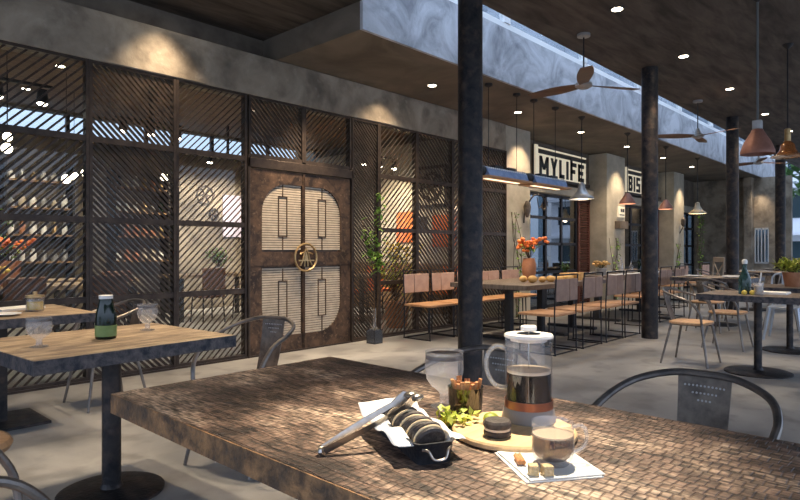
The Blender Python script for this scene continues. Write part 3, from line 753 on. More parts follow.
pr = hoop_chair(seat_m)
pr.location = (1.91, .625, 0); pr.rotation_euler.z = PI/2
pr['label'] = 'metal armchair with punched steel splat tucked in at the right of the foreground table'; pr['group'] = GH
def ch(x, y, deg, label): return copy_tree(pr, (x, y, 0), math.radians(deg), label)
ch(1.93, 3.04, 106, 'hoop-backed armchair between the bottle table and the double door')
ch(1.90, 5.0, 92, 'hoop-backed armchair behind the green bottle, at the rear left table')
ch(.36, 1.85, -92, 'hoop-backed armchair cut off by the bottom left corner')
t = empty('wooden_stool', (.525, 2.90, 0), 0, 'honey wood stool whose seat just shows at the left edge under the plank table', 'stool')
MB().lathe([(0, .40), (.16, .40), (.19, .415), (.20, .435), (.19, .455), (.16, .46), (0, .46)], n=40).build('seat', seat_m, t)
for q in range(4): MB().tube([(.12*math.cos(q*PI/2+.8), .12*math.sin(q*PI/2+.8), .41), (.17*math.cos(q*PI/2+.8), .17*math.sin(q*PI/2+.8), 0)], .012, 8).build('leg', rod_m, t)
ch(6.87, 2.10, 180, 'round-seated armchair just right of the second steel column, nearer of the two')
ch(8.28, 2.10, 180, 'round-seated armchair facing the second right-hand table, farther of the two')
ch(9.75, 2.75, -90, 'dark armchair left of the table between the second and third columns')
ch(11.6, 2.7, 90, 'dark armchair right of the table between the second and third columns')
ch(10.7, 1.95, 0, 'dark armchair on the near side of the table between the columns')
ch(13.9, 3.85, 180, 'far dark armchair at the table before the last pale pillar')
ch(14.85, 3.0, 90, 'dark armchair beyond the far dark table, behind the third steel column')
# press the foreground table's far-end chair (seen over its back corner by the nearest column)
ch(1.88, 1.42, 90, 'armchair seen just left of the french press in front of the nearest column')

# ------------------------------------------------------------------ sled chairs at the long table
def sled_chair(backm):
    t = empty('sled_chair', (0,0,0), 0, 'x', 'chair')
    for sx in (-1, 1):
        x = sx*.262
        MB().tube([(x, -.26, .935), (x, -.235, .5), (x, -.24, .03), (x, -.215, .009), (x, .20, .009), (x, .225, .03), (x, .215, .45)], .009, 8, smooth=3).build('sled_leg', rod_m, t)
    MB().tube([(-.262, -.26, .93), (.262, -.26, .93)], .009, 8).build('top_rail', rod_m, t)
    MB().tube([(-.262, -.23, .009), (.262, -.23, .009)], .008, 8).build('floor_bar', rod_m, t)
    MB().box(-.27, .27, -.235, .245, .445, .475).build('seat', plank_m, t, bevel=.006)
    MB().box(-.262, .05, -.262, -.232, .62, .88).box(.062, .262, -.262, -.232, .62, .88).build('backrest', backm, t, bevel=.008)
    return t
f1 = sled_chair(leather_m); f1.location = (6.38, 5.38, 0); f1.rotation_euler.z = PI
f1['label'] = 'rosy leather-backed sled chair at the far left end of the long table'; f1['group'] = 'rosy-backed chairs on the far side of the long table'
for x, l in ((6.98, 'second rosy-backed sled chair from the left, just left of the nearest column'), (7.59, 'rosy-backed sled chair mostly hidden behind the nearest steel column'), (8.2, 'rosy-backed sled chair just right of the nearest steel column'), (8.82, 'rosy-backed sled chair nearest the first pale pillar')):
    copy_tree(f1, (x, 5.38, 0), PI, l)
f2 = sled_chair(leather2_m); f2.location = (6.50, 3.62, 0)
f2['label'] = 'mauve-backed sled chair directly behind the french press'; f2['group'] = 'mauve-backed chairs on the near side of the long tables'
for x, l in ((7.20, 'second mauve-backed sled chair along the near side of the long table'), (7.87, 'third mauve-backed sled chair along the near side of the long table'), (8.48, 'fourth mauve-backed sled chair, just left of the second steel column'), (9.9, 'mauve-backed sled chair at the near left of the second long table'), (10.6, 'mauve-backed sled chair at the middle of the second long table'), (11.3, 'mauve-backed sled chair at the far end of the second long table')):
    copy_tree(f2, (x, 3.62 if x < 9 else 3.9, 0), 0, l)
f3 = copy_tree(f1, (13.4, 4.5, 0), 0, 'rosy-backed sled chair on the near side of the third long table, left', 'chairs of the third long table')
copy_tree(f1, (14.9, 4.5, 0), 0, 'rosy-backed sled chair on the near side of the third long table, right', 'chairs of the third long table')

# X-back chair and pale steel chair
t = empty('cross_back_chair', (11.75, 3.35, 0), math.radians(40), 'tall pale wooden cross-back chair standing left of the third steel column', 'chair')
pale = mat('pale ash wood', (.40, .30, .20), (.50, .38, .26), rough=.6, scale=7)
for sx in (-1, 1):
    MB().tube([(sx*.2, -.2, 0), (sx*.2, -.2, .55), (sx*.19, -.24, 1.08)], .016, 8).build('back_leg', pale, t)
    MB().tube([(sx*.19, .2, 0), (sx*.19, .18, .58)], .016, 8).build('front_leg', pale, t)
MB().box(-.22, .22, -.21, .21, .56, .6).build('seat', pale, t, bevel=.01)
MB().box(-.2, .2, -.25, -.225, 1.0, 1.09).build('top_rail', pale, t, bevel=.008)
MB().tube([(-.18, -.21, .64), (.18, -.235, .99)], .011, 6).tube([(.18, -.21, .64), (-.18, -.235, .99)], .011, 6).build('cross_slats', pale, t)
t = empty('steel_cafe_chair', (9.55, 1.72, 0), math.radians(-88+180), 'pale blue-white sheet steel chair behind the two right-hand tables', 'chair')
wb = mat('pale blue steel', (.42, .47, .54), rough=.35, metal=.4)
for sx in (-1, 1):
    for sy in (-1, 1):
        MB().tube([(sx*.16, sy*.16, .44), (sx*.22, sy*.22, 0)], [.03, .016], 6).build('leg', wb, t)
MB().box(-.18, .18, -.18, .18, .43, .455).build('seat', wb, t, bevel=.01)
MB().tube([(-.17, -.17, .45), (-.19, -.22, .7), (-.15, -.25, .88), (.15, -.25, .88), (.19, -.22, .7), (.17, -.17, .45)], .012, 8, smooth=3).build('back_frame', wb, t)
MB().box(-.07, .07, -.235, -.225, .45, .88).build('back_splat', wb, t)

# ------------------------------------------------------------------ tableware
TZ = .78
def goblet(mat_=gob_m):
    t = empty('water_goblet', (0,0,0), 0, 'x', 'glass', 'footed goblets')
    o = [(0, 0), (.036, 0), (.038, .003), (.016, .009), (.013, .014), (.012, .035), (.016, .045), (.036, .060), (.049, .080), (.053, .105), (.052, .16)]
    i = [(.048, .16), (.049, .11), (.045, .086), (.032, .068), (.008, .05), (0, .049)]
    MB().lathe(o, n=36, cap=False).build('glass_body', mat_, t)
    MB().lathe([(.0500, .138), (.0518, .138), (.0512, .152), (.0500, .152)], n=36, cap=False).build('frosted_rim', MATS['frosted rim band'], t)  # reflection near the rim, painted on as a dark ring
    return t
mat('frosted rim band', (.10, .078, .065), rough=.35)
g1 = goblet(); g1.location = (1.315, 1.055, TZ); g1.scale = (1.02, 1.02, .98); g1['label'] = 'tall footed goblet beside the cinnamon tumbler on the foreground table'
gc = copy_tree(g1, (.87, 3.05, TZ), 0, 'footed goblet near the left corner of the bottle table'); gc.scale = (1, 1, .85)
gc = copy_tree(g1, (1.46, 3.26, TZ), 0, 'footed goblet right of the green bottle'); gc.scale = (1, 1, .9)

# green bottle with label
t = empty('green_bottle', (1.18, 3.10, TZ), 0, 'stout dark green bottle with white cap on the plank table', 'bottle')
MB().lathe([(0, 0), (.046, 0), (.049, .006), (.049, .10), (.045, .13), (.036, .165), (.031, .19), (.031, .20), (0, .2)], n=36).build('bottle_body', bottle_m, t)
MB().lathe([(.0495, .014), (.0500, .014), (.0500, .068), (.0495, .068)], n=36, cap=False).build('paper_label', label_m, t)
MB().lathe([(0, .198), (.033, .198), (.033, .214), (.03, .216), (0, .216)], n=28).build('cap', porc_m, t)

# jar and book on rear table
t = empty('lidded_jar', (1.36, 4.86, TZ), 0, 'glass jar with a brass lid on the rear left table', 'jar')
MB().lathe([(0, .0), (.055, .0), (.058, .01), (.058, .09), (.05, .1), (.048, .1), (.055, .09), (.055, .012), (0, .01)], n=28, cap=False).build('jar_body', vess_m, t)
MB().lathe([(0, .012), (.05, .012), (.05, .07), (0, .07)], n=24).build('jar_contents', lemon_m, t)
MB().lathe([(0, .1), (.062, .1), (.062, .115), (.015, .12), (.015, .14), (0, .142)], n=24).build('lid', brass_m, t)
o = MB().box(-.16, .16, -.11, .11, 0, .014).build('closed_menu', paper_m); o.location = (1.30, 5.12, TZ); o.rotation_euler.z = .3; tag(o, 'flat cream menu lying behind the lidded jar', 'menu')
o = MB().lathe([(0, 0), (.03, 0), (.05, .006), (.10, .014), (.098, .017), (.05, .01), (0, .006)], n=32).build('serving_plate', porc_m); o.location = (1.12, 4.66, TZ); tag(o, 'shallow plate on the rear left table at the photo edge', 'plate')

# ---- biscuit tray
TA = math.atan2(.145, .30)        # direction of the tray's long axis, from +Y toward +X
TR = empty('biscuit_tray', (1.005, .898, TZ), -TA, 'small black cast iron tray with handles holding dark biscuits', 'tray')
Lh, Wh, Hh = .130, .044, .042
def rr(hx, hy, r, n=5):
    o = []
    for cx, cy, a0 in ((hx-r, hy-r, 0), (-hx+r, hy-r, PI/2), (-hx+r, -hy+r, PI), (hx-r, -hy+r, 1.5*PI)):
        for k in range(n+1): a = a0+k/n*PI/2; o.append((cx+r*math.cos(a), cy+r*math.sin(a)))
    return o
def loft(mb, loops, capb=True, capt=True):
    n = len(loops[0]); vs = [p for l in loops for p in l]; fs = []
    for i in range(len(loops)-1):
        for j in range(n): fs.append((i*n+j, i*n+(j+1) % n, (i+1)*n+(j+1) % n, (i+1)*n+j))
    if capb: fs.append(tuple(range(n-1, -1, -1)))
    if capt: fs.append(tuple((len(loops)-1)*n+j for j in range(n)))
    return mb.add(vs, fs)
def ring(hx, hy, r, z): return [(a, b, z) for a, b in rr(hx, hy, r)]
mb = loft(MB(), [ring(Wh-.006, Lh-.006, .014, 0), ring(Wh, Lh, .018, Hh), ring(Wh+.004, Lh+.004, .02, Hh+.003), ring(Wh-.002, Lh-.002, .017, Hh+.003), ring(Wh-.008, Lh-.008, .012, .006)])
body = mb.build('tray_body', iron_m, TR, angle=50)
for sg in (-1, 1):
    MB().tube([(-.033, sg*(Lh+.002), Hh-.008), (-.022, sg*(Lh+.010), Hh-.010), (-.012, sg*(Lh+.016), Hh-.026), (.012, sg*(Lh+.016), Hh-.026), (.022, sg*(Lh+.010), Hh-.010), (.033, sg*(Lh+.002), Hh-.008)], .0028, 8, smooth=4).build('wire_handle', tongs_m, TR)
# baking paper draped in tray
pm = MB(); nx, ny = 14, 22; vs = []; fs = []
for i in range(nx+1):
    for j in range(ny+1):
        u = i/nx*2-1; v = j/ny*2-1
        x = u*.080; y = v*.146+.020; 
        if abs(x) < Wh-.012: z = .009
        elif abs(x) < Wh+.0: z = .009+(abs(x)-(Wh-.012))/.012*(Hh-.002)
        else: z = Hh+.008-(abs(x)-Wh)*.28+.004*math.sin(v*9+u*2)
        if abs(x) > Wh-.012: x = math.copysign(Wh-.011 + (abs(x)-Wh+.012)*.62, x) if abs(x) < Wh else math.copysign(abs(x)-.004, x)
        if y > Lh-.02: z = max(z, .009+(y-Lh+.02)*.9+.006)
        if y < -Lh+.03: 
            z = max(.009, min(z, .040)); 
        vs.append((x, max(y, -Lh+.018), z+.002*math.sin(7*v+3*u)))
for i in range(nx):
    for j in range(ny): a = i*(ny+1)+j; fs.append((a, a+ny+1, a+ny+2, a+1))
o = pm.add(vs, fs).build('baking_paper', paper_m); o.location = TR.location; o.rotation_euler = TR.rotation_euler
so = o.modifiers.new('solid', 'SOLIDIFY'); so.thickness = .0008
tag(o, 'white baking paper lining the black tray and folding over its sides', 'paper')
# biscuits standing in a row
names = ['frontmost, by the tray handle', 'second from the front', 'third from the front', 'fourth from the front', 'rearmost, under the tongs']
bk0 = None
for k in range(5):
    yl = -.090+k*.0425
    wpos = TR.matrix_basis @ Vector((0, yl, .047)) if False else Matrix.Rotation(-TA, 4, 'Z') @ Vector((0, yl, 0)) + Vector(TR.location) + Vector((0, 0, .0445))
    if bk0 is None:
        t = empty('sandwich_biscuit', wpos, 0, 'x', 'biscuit', 'sandwich biscuits in the tray')
        for z0 in (-.0145, .0025):
            MB().lathe([(0, z0), (.030, z0), (.034, z0+.004), (.034, z0+.009), (.030, z0+.012), (0, z0+.0125)], n=36).build('biscuit_shell', cookie_m, t)
        MB().lathe([(0, -.0025), (.0335, -.0025), (.0348, 0), (.0335, .0025), (0, .0025)], n=36).build('cream_filling', cream_m, t)
        bk0 = t
    else: t = copy_tree(bk0)
    t.location = wpos; t.rotation_euler = Euler((math.radians(-62), 0, -TA), 'XYZ')
    t['label'] = 'dark sandwich biscuit with pale filling standing in the tray, ' + names[k]
# tongs
t = empty('serving_tongs', (0,0,0), 0, 'steel serving tongs resting on the tray edge with their end on the tabletop', 'tongs')
E0 = Vector((.825, .995, .790)); T1 = Vector((1.04, .925, .880)); d = (T1-E0); side = Vector((-d.y, d.x, 0)).normalized()
for sg in (-1, 1):
    mb = MB(); vs = []; fs = []; n = 14
    for i in range(n+1):
        q = i/n; c_ = E0+d*q+side*sg*(.004+.018*math.sin(q*PI*.8)); hw = .0105*(1-q)+.004*q if q < .82 else .005+.012*math.sin((q-.82)/.18*PI)
        th_ = .0012
        up = Vector((0, 0, 1)); tilt = side*sg*.35+up
        for a, b in ((-1, -1), (1, -1), (1, 1), (-1, 1)): vs.append(c_+tilt.normalized()*a*hw+side*b*th_)
    for i in range(n):
        p = i*4; q = p+4
        for j in range(4): fs.append((p+j, p+(j+1) % 4, q+(j+1) % 4, q+j))
    fs += [(3, 2, 1, 0), (n*4, n*4+1, n*4+2, n*4+3)]
    mb.add(vs, fs).build('tong_arm', tongs_m, t)
MB().tube([E0+side*.006+Vector((0,0,.0)), E0-d.normalized()*.004, E0-side*.006], .009, 8, smooth=3).build('tong_hinge', tongs_m, t)
for sg in (-1, 1):
    mb = MB(); mb.ball(tuple(T1+side*sg*.012), .019, .016, .009, 16, 8); mb.build('spoon_tip', tongs_m, t)

# ---- round board with things
BC = (1.23, .775)
t = empty('serving_board', (BC[0], BC[1], TZ), 0, 'round pale wooden board under the french press', 'board')
MB().lathe([(0, 0), (.138, 0), (.146, .005), (.146, .013), (.142, .017), (0, .017)], n=64).build('board_top', board_m, t)
MB().prism([(-.02, .13), (.02, .13), (.024, .20), (.0, .212), (-.024, .20)], .001, .016).build('board_handle', board_m, t, bevel=.003)
BZ = TZ+.017
# french press
FP = (1.315, .785)
t = empty('french_press', (*FP, BZ), 0, 'glass french press half full of black coffee on the round board', 'coffee press')
R = .056
MB().lathe([(0, 0), (.066, 0), (.067, .006), (.062, .028), (.059, .032), (0, .032)], n=48).build('base_cup', wbase_m, t)
MB().lathe([(.0585, .032), (.060, .032), (.060, .052), (.0585, .052)], n=48, cap=False).build('copper_band', copperb_m, t)
MB().lathe([(R+.001, .034), (R+.002, .205), (R+.004, .21)], n=48, cap=False).build('glass_beaker', beaker_m, t)
MB().lathe([(0, .034), (R-.002, .034), (R-.002, .118), (0, .118)], n=48).build('coffee', coffee_m, t)
MB().lathe([(0, .1181), (R-.002, .1181), (R-.002, .1255), (0, .1265)], n=48).build('coffee_foam', foam_m, t)
MB().lathe([(.030, .207), (R+.004, .205), (R+.005, .208), (R+.003, .213), (.036, .215), (.030, .214)], n=48, cap=False).lathe([(0, .196), (.045, .196), (.047, .204), (0, .204)], n=40).build('lid', lid_m, t)
MB().lathe([(0, .2045), (.032, .2045), (.032, .208), (0, .208)], n=32).build('lid_well', black_m, t)
MB().tube([(0, 0, .12), (0, 0, .228)], .0022, 8).build('plunger_rod', chrome_m, t)
MB().lathe([(0, .220), (.016, .220), (.020, .223), (.020, .231), (.017, .234), (0, .234)], n=28).build('plunger_knob', lid_m, t)
hx, hy = -.62, .78     # handle toward image left
hp = [(R*.98, .175), (R+.025, .182), (R+.046, .16), (R+.048, .12), (R+.028, .085), (R*.98, .078)]
MB().tube([(a*hx, a*hy, z) for a, z in hp], .0055, 10, smooth=5).build('glass_handle', vess_m, t)
# tumbler with cinnamon
CT = (1.28, .955)
t = empty('smoked_tumbler', (*CT, TZ), 0, 'short smoked glass tumbler filled with cinnamon sticks', 'glass')
MB().lathe([(0, 0), (.040, 0), (.043, .006), (.047, .078), (.0475, .079)], n=40, cap=False).build('tumbler_body', smoke_m, t)
cs0 = None
for k in range(13):
    a = 2*PI*k/13+random.random()*.3; r0 = .004+.007*(k % 4); r1 = .026+.006*(k % 3)
    mb = MB()
    for s_ in (-1, 1): mb.tube([(s_*.0035, 0, -.04), (s_*.0035, 0, .045)], .0042, 8)
    o = mb.build('cinnamon_stick', cinn_m) if cs0 is None else cs0.copy()
    if cs0 is None: cs0 = o
    else: COL.objects.link(o)
    o.location = (CT[0]+(r0+r1)/2*math.cos(a), CT[1]+(r0+r1)/2*math.sin(a), TZ+.043+.006*(k % 3))
    dv = Vector(((r1-r0)*math.cos(a)+.004, (r1-r0)*math.sin(a), .085)); o.rotation_euler = dv.to_track_quat('Z', 'Y').to_euler()
    tag(o, 'curled cinnamon stick standing in the smoked tumbler', 'cinnamon stick', 'cinnamon sticks in the tumbler')
# herbs and fruit slices in front of tumbler
t = empty('mint_sprigs', (1.175, .915, TZ), 0, 'loose fresh green leaves in front of the cinnamon tumbler', 'herbs')
mb = MB()
for k in range(60):
    a = random.random()*2*PI; r = random.random()**.5*.055; p = Vector((r*math.cos(a)*1.0+.0, r*math.sin(a)*1.1-.01, .004+random.random()*.026))
    mb.leaf(p, (random.uniform(-1, 1), random.uniform(-1, 1), random.uniform(0, .8)), .026, .02)
mb.build('leaves', leafy_m, t)
mb = MB()
for k in range(5): mb.tube([(-.04+.02*k, -.05, .004), (-.03+.018*k, 0, .008), (-.035+.02*k, .04, .015)], .0013, 5)
mb.build('stems', leaf_m, t)
for k, (dx, dy, l) in enumerate(((-.05, .075, 'left of the green leaves'), (.045, -.075, 'at the right end of the green leaves'), (.0, .03, 'in the middle of the green leaves'))):
    o = MB().ball((0, 0, .014), .021, .018, .014, 16, 8).build('lime_wedge', lemon_m if k != 1 else leafy_m); o.location = (1.17+dx, .905+dy, TZ if k != 1 else BZ); tag(o, 'small yellow fruit wedge ' + l, 'fruit', 'fruit wedges')
# dark whoopie biscuit on board
t = empty('chocolate_biscuit', (1.15, .768, BZ), 0, 'round dark sandwich biscuit lying on the wooden board', 'biscuit')
MB().lathe([(0, 0), (.027, 0), (.031, .004), (.031, .011), (.028, .014), (0, .014)], n=40).build('bottom_biscuit', cookie_m, t)
MB().lathe([(0, .014), (.029, .014), (.03, .016), (.029, .019), (0, .019)], n=40).build('filling', MATS['coffee foam'], t)
MB().lathe([(0, .019), (.029, .019), (.032, .023), (.032, .031), (.028, .036), (0, .037)], n=40).build('top_biscuit', cookie_m, t)
# napkin and cup
NC = (1.10, .616)
def rot_box(mb, cx, cy, sx, sy, z0, z1, a): mb.obox((cx, cy, (z0+z1)/2), (sx, sy, z1-z0), (0, 0, a)); return mb
na = math.radians(-36)
mb = MB(); rot_box(mb, 0, 0, .16, .172, 0, .0025, na); rot_box(mb, .004, -.003, .157, .168, .0035, .006, na+.03)
mb.obox((0, 0, .003), (.14, .02, .005), (0, 0, na))
o = mb.build('folded_napkin', napkin_m, bevel=.001); o.location = (*NC, TZ); tag(o, 'white folded napkin under the glass cup', 'napkin')
NZ = TZ+.0065
t = empty('glass_cup', (1.102, .602, NZ), 0, 'clear glass cup of tea with a loop handle on the napkin', 'cup')
Rc = .042
MB().lathe([(0, 0), (.030, 0), (.034, .004), (Rc-.002, .014), (Rc, .03), (Rc, .084), (Rc+.0005, .085)], n=48, cap=False).build('cup_body', vess_m, t)
MB().lathe([(0, .0105), (.027, .0105), (.035, .018), (Rc-.0015, .031), (Rc-.0015, .058), (0, .058)], n=48).build('tea', tea_m, t)
MB().lathe([(0, .0582), (Rc-.0015, .0582), (Rc-.0015, .061), (0, .0605)], n=40).build('milk_froth', froth_m, t)
hx, hy = .80, -.60
hp = [(Rc, .070), (Rc+.020, .074), (Rc+.032, .056), (Rc+.026, .03), (Rc-.002, .018)]
MB().tube([(a*hx, a*hy, z) for a, z in hp], .0042, 10, smooth=5).build('cup_handle', vess_m, t)
for k, (a, b, c_) in enumerate(((-.02, -.01, .5), (.012, .012, -.4), (0, -.016, 1.4))):
    o = MB().tube([(-.018, 0, 0), (.018, 0, 0)], .005, 8).build('star_spice', cinn_m, t); o.location = (a, b, .045); o.rotation_euler.z = c_
SG = 'brown sugar cubes on the napkin'
s0 = MB().box(-.011, .011, -.0095, .0095, 0, .019).build('sugar_cube', sugar_m, bevel=.0015); s0.location = (1.022, .600, NZ); s0.rotation_euler.z = .7
tag(s0, 'brown sugar cube on the napkin, left of the pair', 'sugar cube', SG)
s1 = s0.copy(); COL.objects.link(s1); s1.location = (1.038, .579, NZ); s1.rotation_euler.z = .95; s1['label'] = 'brown sugar cube on the napkin, right of the pair'
mb = MB()
for s_ in (-1, 1): mb.tube([(-.022, s_*.004, .006), (.022, s_*.004, .006)], .005, 8)
o = mb.build('cinnamon_stick', cinn_m); o.location = (1.062, .655, NZ); o.rotation_euler.z = .75; tag(o, 'short cinnamon stick lying left of the sugar cubes on the napkin', 'cinnamon stick')
# ------------------------------------------------------------------ right-hand tables
t = empty('water_bottle', (6.75, 1.56, TZ), 0, 'tall greenish glass bottle with stopper on the right-hand table', 'bottle')
MB().lathe([(0, 0), (.055, 0), (.058, .01), (.058, .13), (.05, .17), (.022, .24), (.018, .29), (.022, .3)], n=28).build('bottle_body', mat('sea green bottle', (.06, .13, .12), rough=.1, trans=.5), t)
MB().lathe([(0, .3), (.024, .3), (.026, .33), (.018, .345), (0, .35)], n=20).build('stopper', porc_m, t)
t = empty('candle_glass', (6.66, 1.42, TZ), 0, 'milky glass with a straw next to the tall bottle', 'glass')
MB().lathe([(0, 0), (.04, 0), (.045, .12), (.042, .12), (.038, .006), (0, .006)], n=24, cap=False).build('glass_body', vess_m, t)
MB().lathe([(0, .007), (.037, .007), (.041, .09), (0, .09)], n=24).build('drink', foam_m, t)
MB().tube([(0, 0, .02), (.02, -.02, .22)], .006, 6).build('straw', porc_m, t)
o = MB().box(-.12, .12, -.16, .16, 0, .02).build('open_menu', paper_m); o.location = (6.95, 1.38, TZ); tag(o, 'white menu lying on the table by the tall bottle', 'menu')
for k, (x, y) in enumerate(((6.60, 1.53), (6.64, 1.47))):
    o = MB().ball((0, 0, .022), .025, n=12, m=8).build('lemon', lemon_m); o.location = (x, y, TZ); tag(o, 'small lemon at the foot of the tall bottle, ' + ('left one', 'right one')[k], 'fruit', 'lemons by the tall bottle')
def leafy(name, loc, label, cat, potm, pot, n, rad, hgt, lm, ls=.06, flowers=None, stems=10, seed=1, lw=.5):
    rnd = random.Random(seed); t = empty(name, loc, 0, label, cat)
    if pot: MB().lathe(pot, n=28).build('pot', potm, t)
    pz = pot[-1][1] if pot else 0
    s = MB(); l = MB(); f = MB()
    for k in range(stems):
        a = rnd.random()*2*PI; r = rad*rnd.random()**.5; hh = pz+hgt*(.55+.45*rnd.random()); e = Vector((r*math.cos(a), r*math.sin(a), hh)); b0 = Vector((0, 0, pz-.02))
        mid = b0.lerp(e, .55)+Vector((0, 0, hgt*.08)); s.tube([b0, mid, e], .004, 5, smooth=2)
        for q in range(n//stems):
            tt = .25+.75*rnd.random(); p = b0.lerp(mid, tt*2) if tt < .5 else mid.lerp(e, tt*2-1)
            p = p+Vector((rnd.uniform(-1, 1), rnd.uniform(-1, 1), rnd.uniform(-1, 1)))*rad*.22
            l.leaf(p, (rnd.uniform(-1, 1), rnd.uniform(-1, 1), rnd.uniform(-.4, .9)), ls*rnd.uniform(.7, 1.3), ls*lw)
        if flowers:
            for q in range(5): f.ball(tuple(e+Vector((rnd.uniform(-1, 1), rnd.uniform(-1, 1), rnd.uniform(-.6, .8)))*rad*.3), .03, .03, .022, 8, 5)
    s.build('stems', stem_m, t); l.build('foliage', lm, t)
    if flowers: f.build('blossoms', flowers, t)
    return t
leafy('potted_plant', (8.50, 1.45, TZ), 'yellow-green leafy plant in a terracotta pot at the right edge', 'plant', terra_m, [(0, 0), (.08, 0), (.11, .16), (.11, .17)], 220, .17, .13, leafy_m, .09, stems=20)
# long table: flowers, bread, basket
leafy('flower_vase', (7.75, 4.62, TZ), 'tall terracotta vase of orange-red flowers on the long table', 'flowers', terra_m, [(0, 0), (.07, 0), (.10, .1), (.105, .22), (.08, .32)], 60, .22, .26, leaf_m, .08, red_m, 14, 3)
leafy('herb_pot', (8.25, 4.3, TZ), 'small green herb pot right of the red flowers', 'plant', black_m, [(0, 0), (.06, 0), (.07, .1)], 120, .1, .14, leafd_m, .05, None, 12, 5)
b0 = None
for k, (x, y, s_) in enumerate(((7.05, 4.15, 1.1), (7.22, 4.10, .9), (7.38, 4.06, 1.0), (7.55, 4.02, .95), (7.72, 3.98, 1.1), (7.1, 4.32, 1.))):
    o = MB().ball((0, 0, .047), .07, .055, .045, 16, 8).build('bread_roll', bread_m) if b0 is None else b0.copy()
    if b0 is None: b0 = o
    else: COL.objects.link(o)
    o.location = (x, y, TZ); o.scale = (s_, s_, s_); o.rotation_euler.z = k*.7
    tag(o, 'golden bread roll on the long table near the red flowers', 'bread', 'bread rolls on the long table')
for k, (x, y) in enumerate(((7.95, 4.12), (8.16, 4.02))):
    o = MB().box(-.09, .09, -.07, .07, 0, .11).build('wooden_crate', bread_m, bevel=.006); o.location = (x, y+.05*k, TZ); tag(o, ('open pale wooden condiment crate right of the bread rolls', 'darker side of the wooden condiment crate beside the herb pot')[k], 'crate')
pl0 = None
for k, x in enumerate((9.95, 10.35, 10.75, 11.15, 11.55, 11.95)):
    for j, y in enumerate((4.25, 4.95)):
        o = MB().lathe([(0, 0), (.08, 0), (.15, .018), (.148, .022), (.08, .008), (0, .006)], n=24).build('dinner_plate', porc_m) if pl0 is None else pl0.copy()
        if pl0 is None: pl0 = o
        else: COL.objects.link(o)
        o.location = (x, y, TZ); tag(o, 'white dinner plate on the %s side of the second long table' % ('near', 'far')[j], 'plate', 'plates on the %s side of the second long table' % ('near', 'far')[j])
leafy('bread_basket_flowers', (10.15, 4.6, TZ), 'low pot of pale orange blossoms on the second long table', 'flowers', silver_m, [(0, 0), (.08, 0), (.10, .12)], 30, .12, .1, leaf_m, .05, bread_m, 10, 8)
for k, (x, y, h) in enumerate(((11.0, 4.6, .3), (11.35, 4.55, .22), (11.9, 4.6, .26))):
    o = MB().lathe([(0, 0), (.04, 0), (.04, h*.6), (.015, h*.8), (.015, h), (0, h)], n=16).build('carafe', vess_m if k != 2 else bottle_m); o.location = (x, y, TZ)
    tag(o, ('tall clear carafe at the middle of the second long table', 'shorter clear carafe on the second long table', 'dark green bottle at the far end of the second long table')[k], 'carafe')
for k in range(5):
    o = pl0.copy(); COL.objects.link(o)
    o.location = ((10.45, 10.9, 10.6, 13.7, 14.1)[k], (2.6, 2.7, 3.2, 2.8, 3.2)[k], TZ)
    tag(o, 'white plate on the dark table between the second and third columns' if k < 3 else 'white plate on the far dark table before the last pale pillar', 'plate', 'plates on the column table' if k < 3 else 'plates on the far dark table')

# ------------------------------------------------------------------ floor vase with branches, creepers
t = empty('branch_vase', (5.50, 5.58, 0), 0, 'square glass floor vase with tall leafy branches right of the double door', 'vase')
MB().box(-.075, .075, -.075, .075, 0, .01).box(-.075, -.07, -.075, .075, 0, .18).box(.07, .075, -.075, .075, 0, .18).box(-.075, .075, -.075, -.07, 0, .18).box(-.075, .075, .07, .075, 0, .18).build('vase_body', mat('dark vase glass', (.08, .09, .11), rough=.15, metal=.2, alpha=.8), t)
MB().lathe([(.07, .18), (.025, .22), (.022, .46), (.02, .46), (.02, .2)], n=16, cap=False).build('vase_neck', vess_m, t)
rnd = random.Random(4); s = MB(); l = MB()
for k in range(5):
    a = k*1.3; e = Vector((-.10+.2*math.cos(a), .0-.10*abs(math.sin(a)), 2.0-.2*k)); m_ = Vector((.07*math.cos(a+1), -.04, .9))
    s.tube([(0, 0, .05), m_, e], .005, 5, smooth=4)
    for q in range(34):
        tt = .15+.85*rnd.random(); p = m_.lerp(e, tt); l.leaf(p+Vector((rnd.uniform(-.07, .07), rnd.uniform(-.06, .04), rnd.uniform(-.05, .05))), (rnd.uniform(-1, 1), rnd.uniform(-1, .3), rnd.uniform(-.6, .7)), .10, .045)
s.build('branches', stem_m, t); l.build('foliage', leaf_m, t)
def creeper(x, y, z0, z1, label, seed, n=90, sx=.25):
    rnd = random.Random(seed); t = empty('climbing_plant', (x, y, 0), 0, label, 'climbing plant'); s = MB(); l = MB()
    for k in range(4):
        pts = [(rnd.uniform(-sx, sx)*q/4+.02*k, -.02, z0+(z1-z0)*q/4) for q in range(5)]; s.tube(pts, .005, 5, smooth=2)
        for q in range(n//4):
            i = rnd.randrange(4); tt = rnd.random(); p = Vector(pts[i]).lerp(Vector(pts[i+1]), tt)
            l.leaf(p+Vector((rnd.uniform(-.06, .06), rnd.uniform(-.05, 0), 0)), (rnd.uniform(-1, 1), rnd.uniform(-1, 0), rnd.uniform(-1, .5)), .08, .045)
    s.build('stems', stem_m, t); l.build('foliage', leaf_m, t); return t
creeper(9.35, 5.86, 0, 1.9, 'thin creeper climbing the first pale pillar', 11)
creeper(13.55, 5.86, 0, 1.5, 'thin creeper climbing the second pale pillar', 12)
creeper(18.9, 5.6, 0, 2.4, 'bright green trailing plant beside the last pale pillar', 13, 200, .5)
creeper(17.9, 5.86, 0, 1.4, 'low creeper at the foot of the last pale pillar', 14)
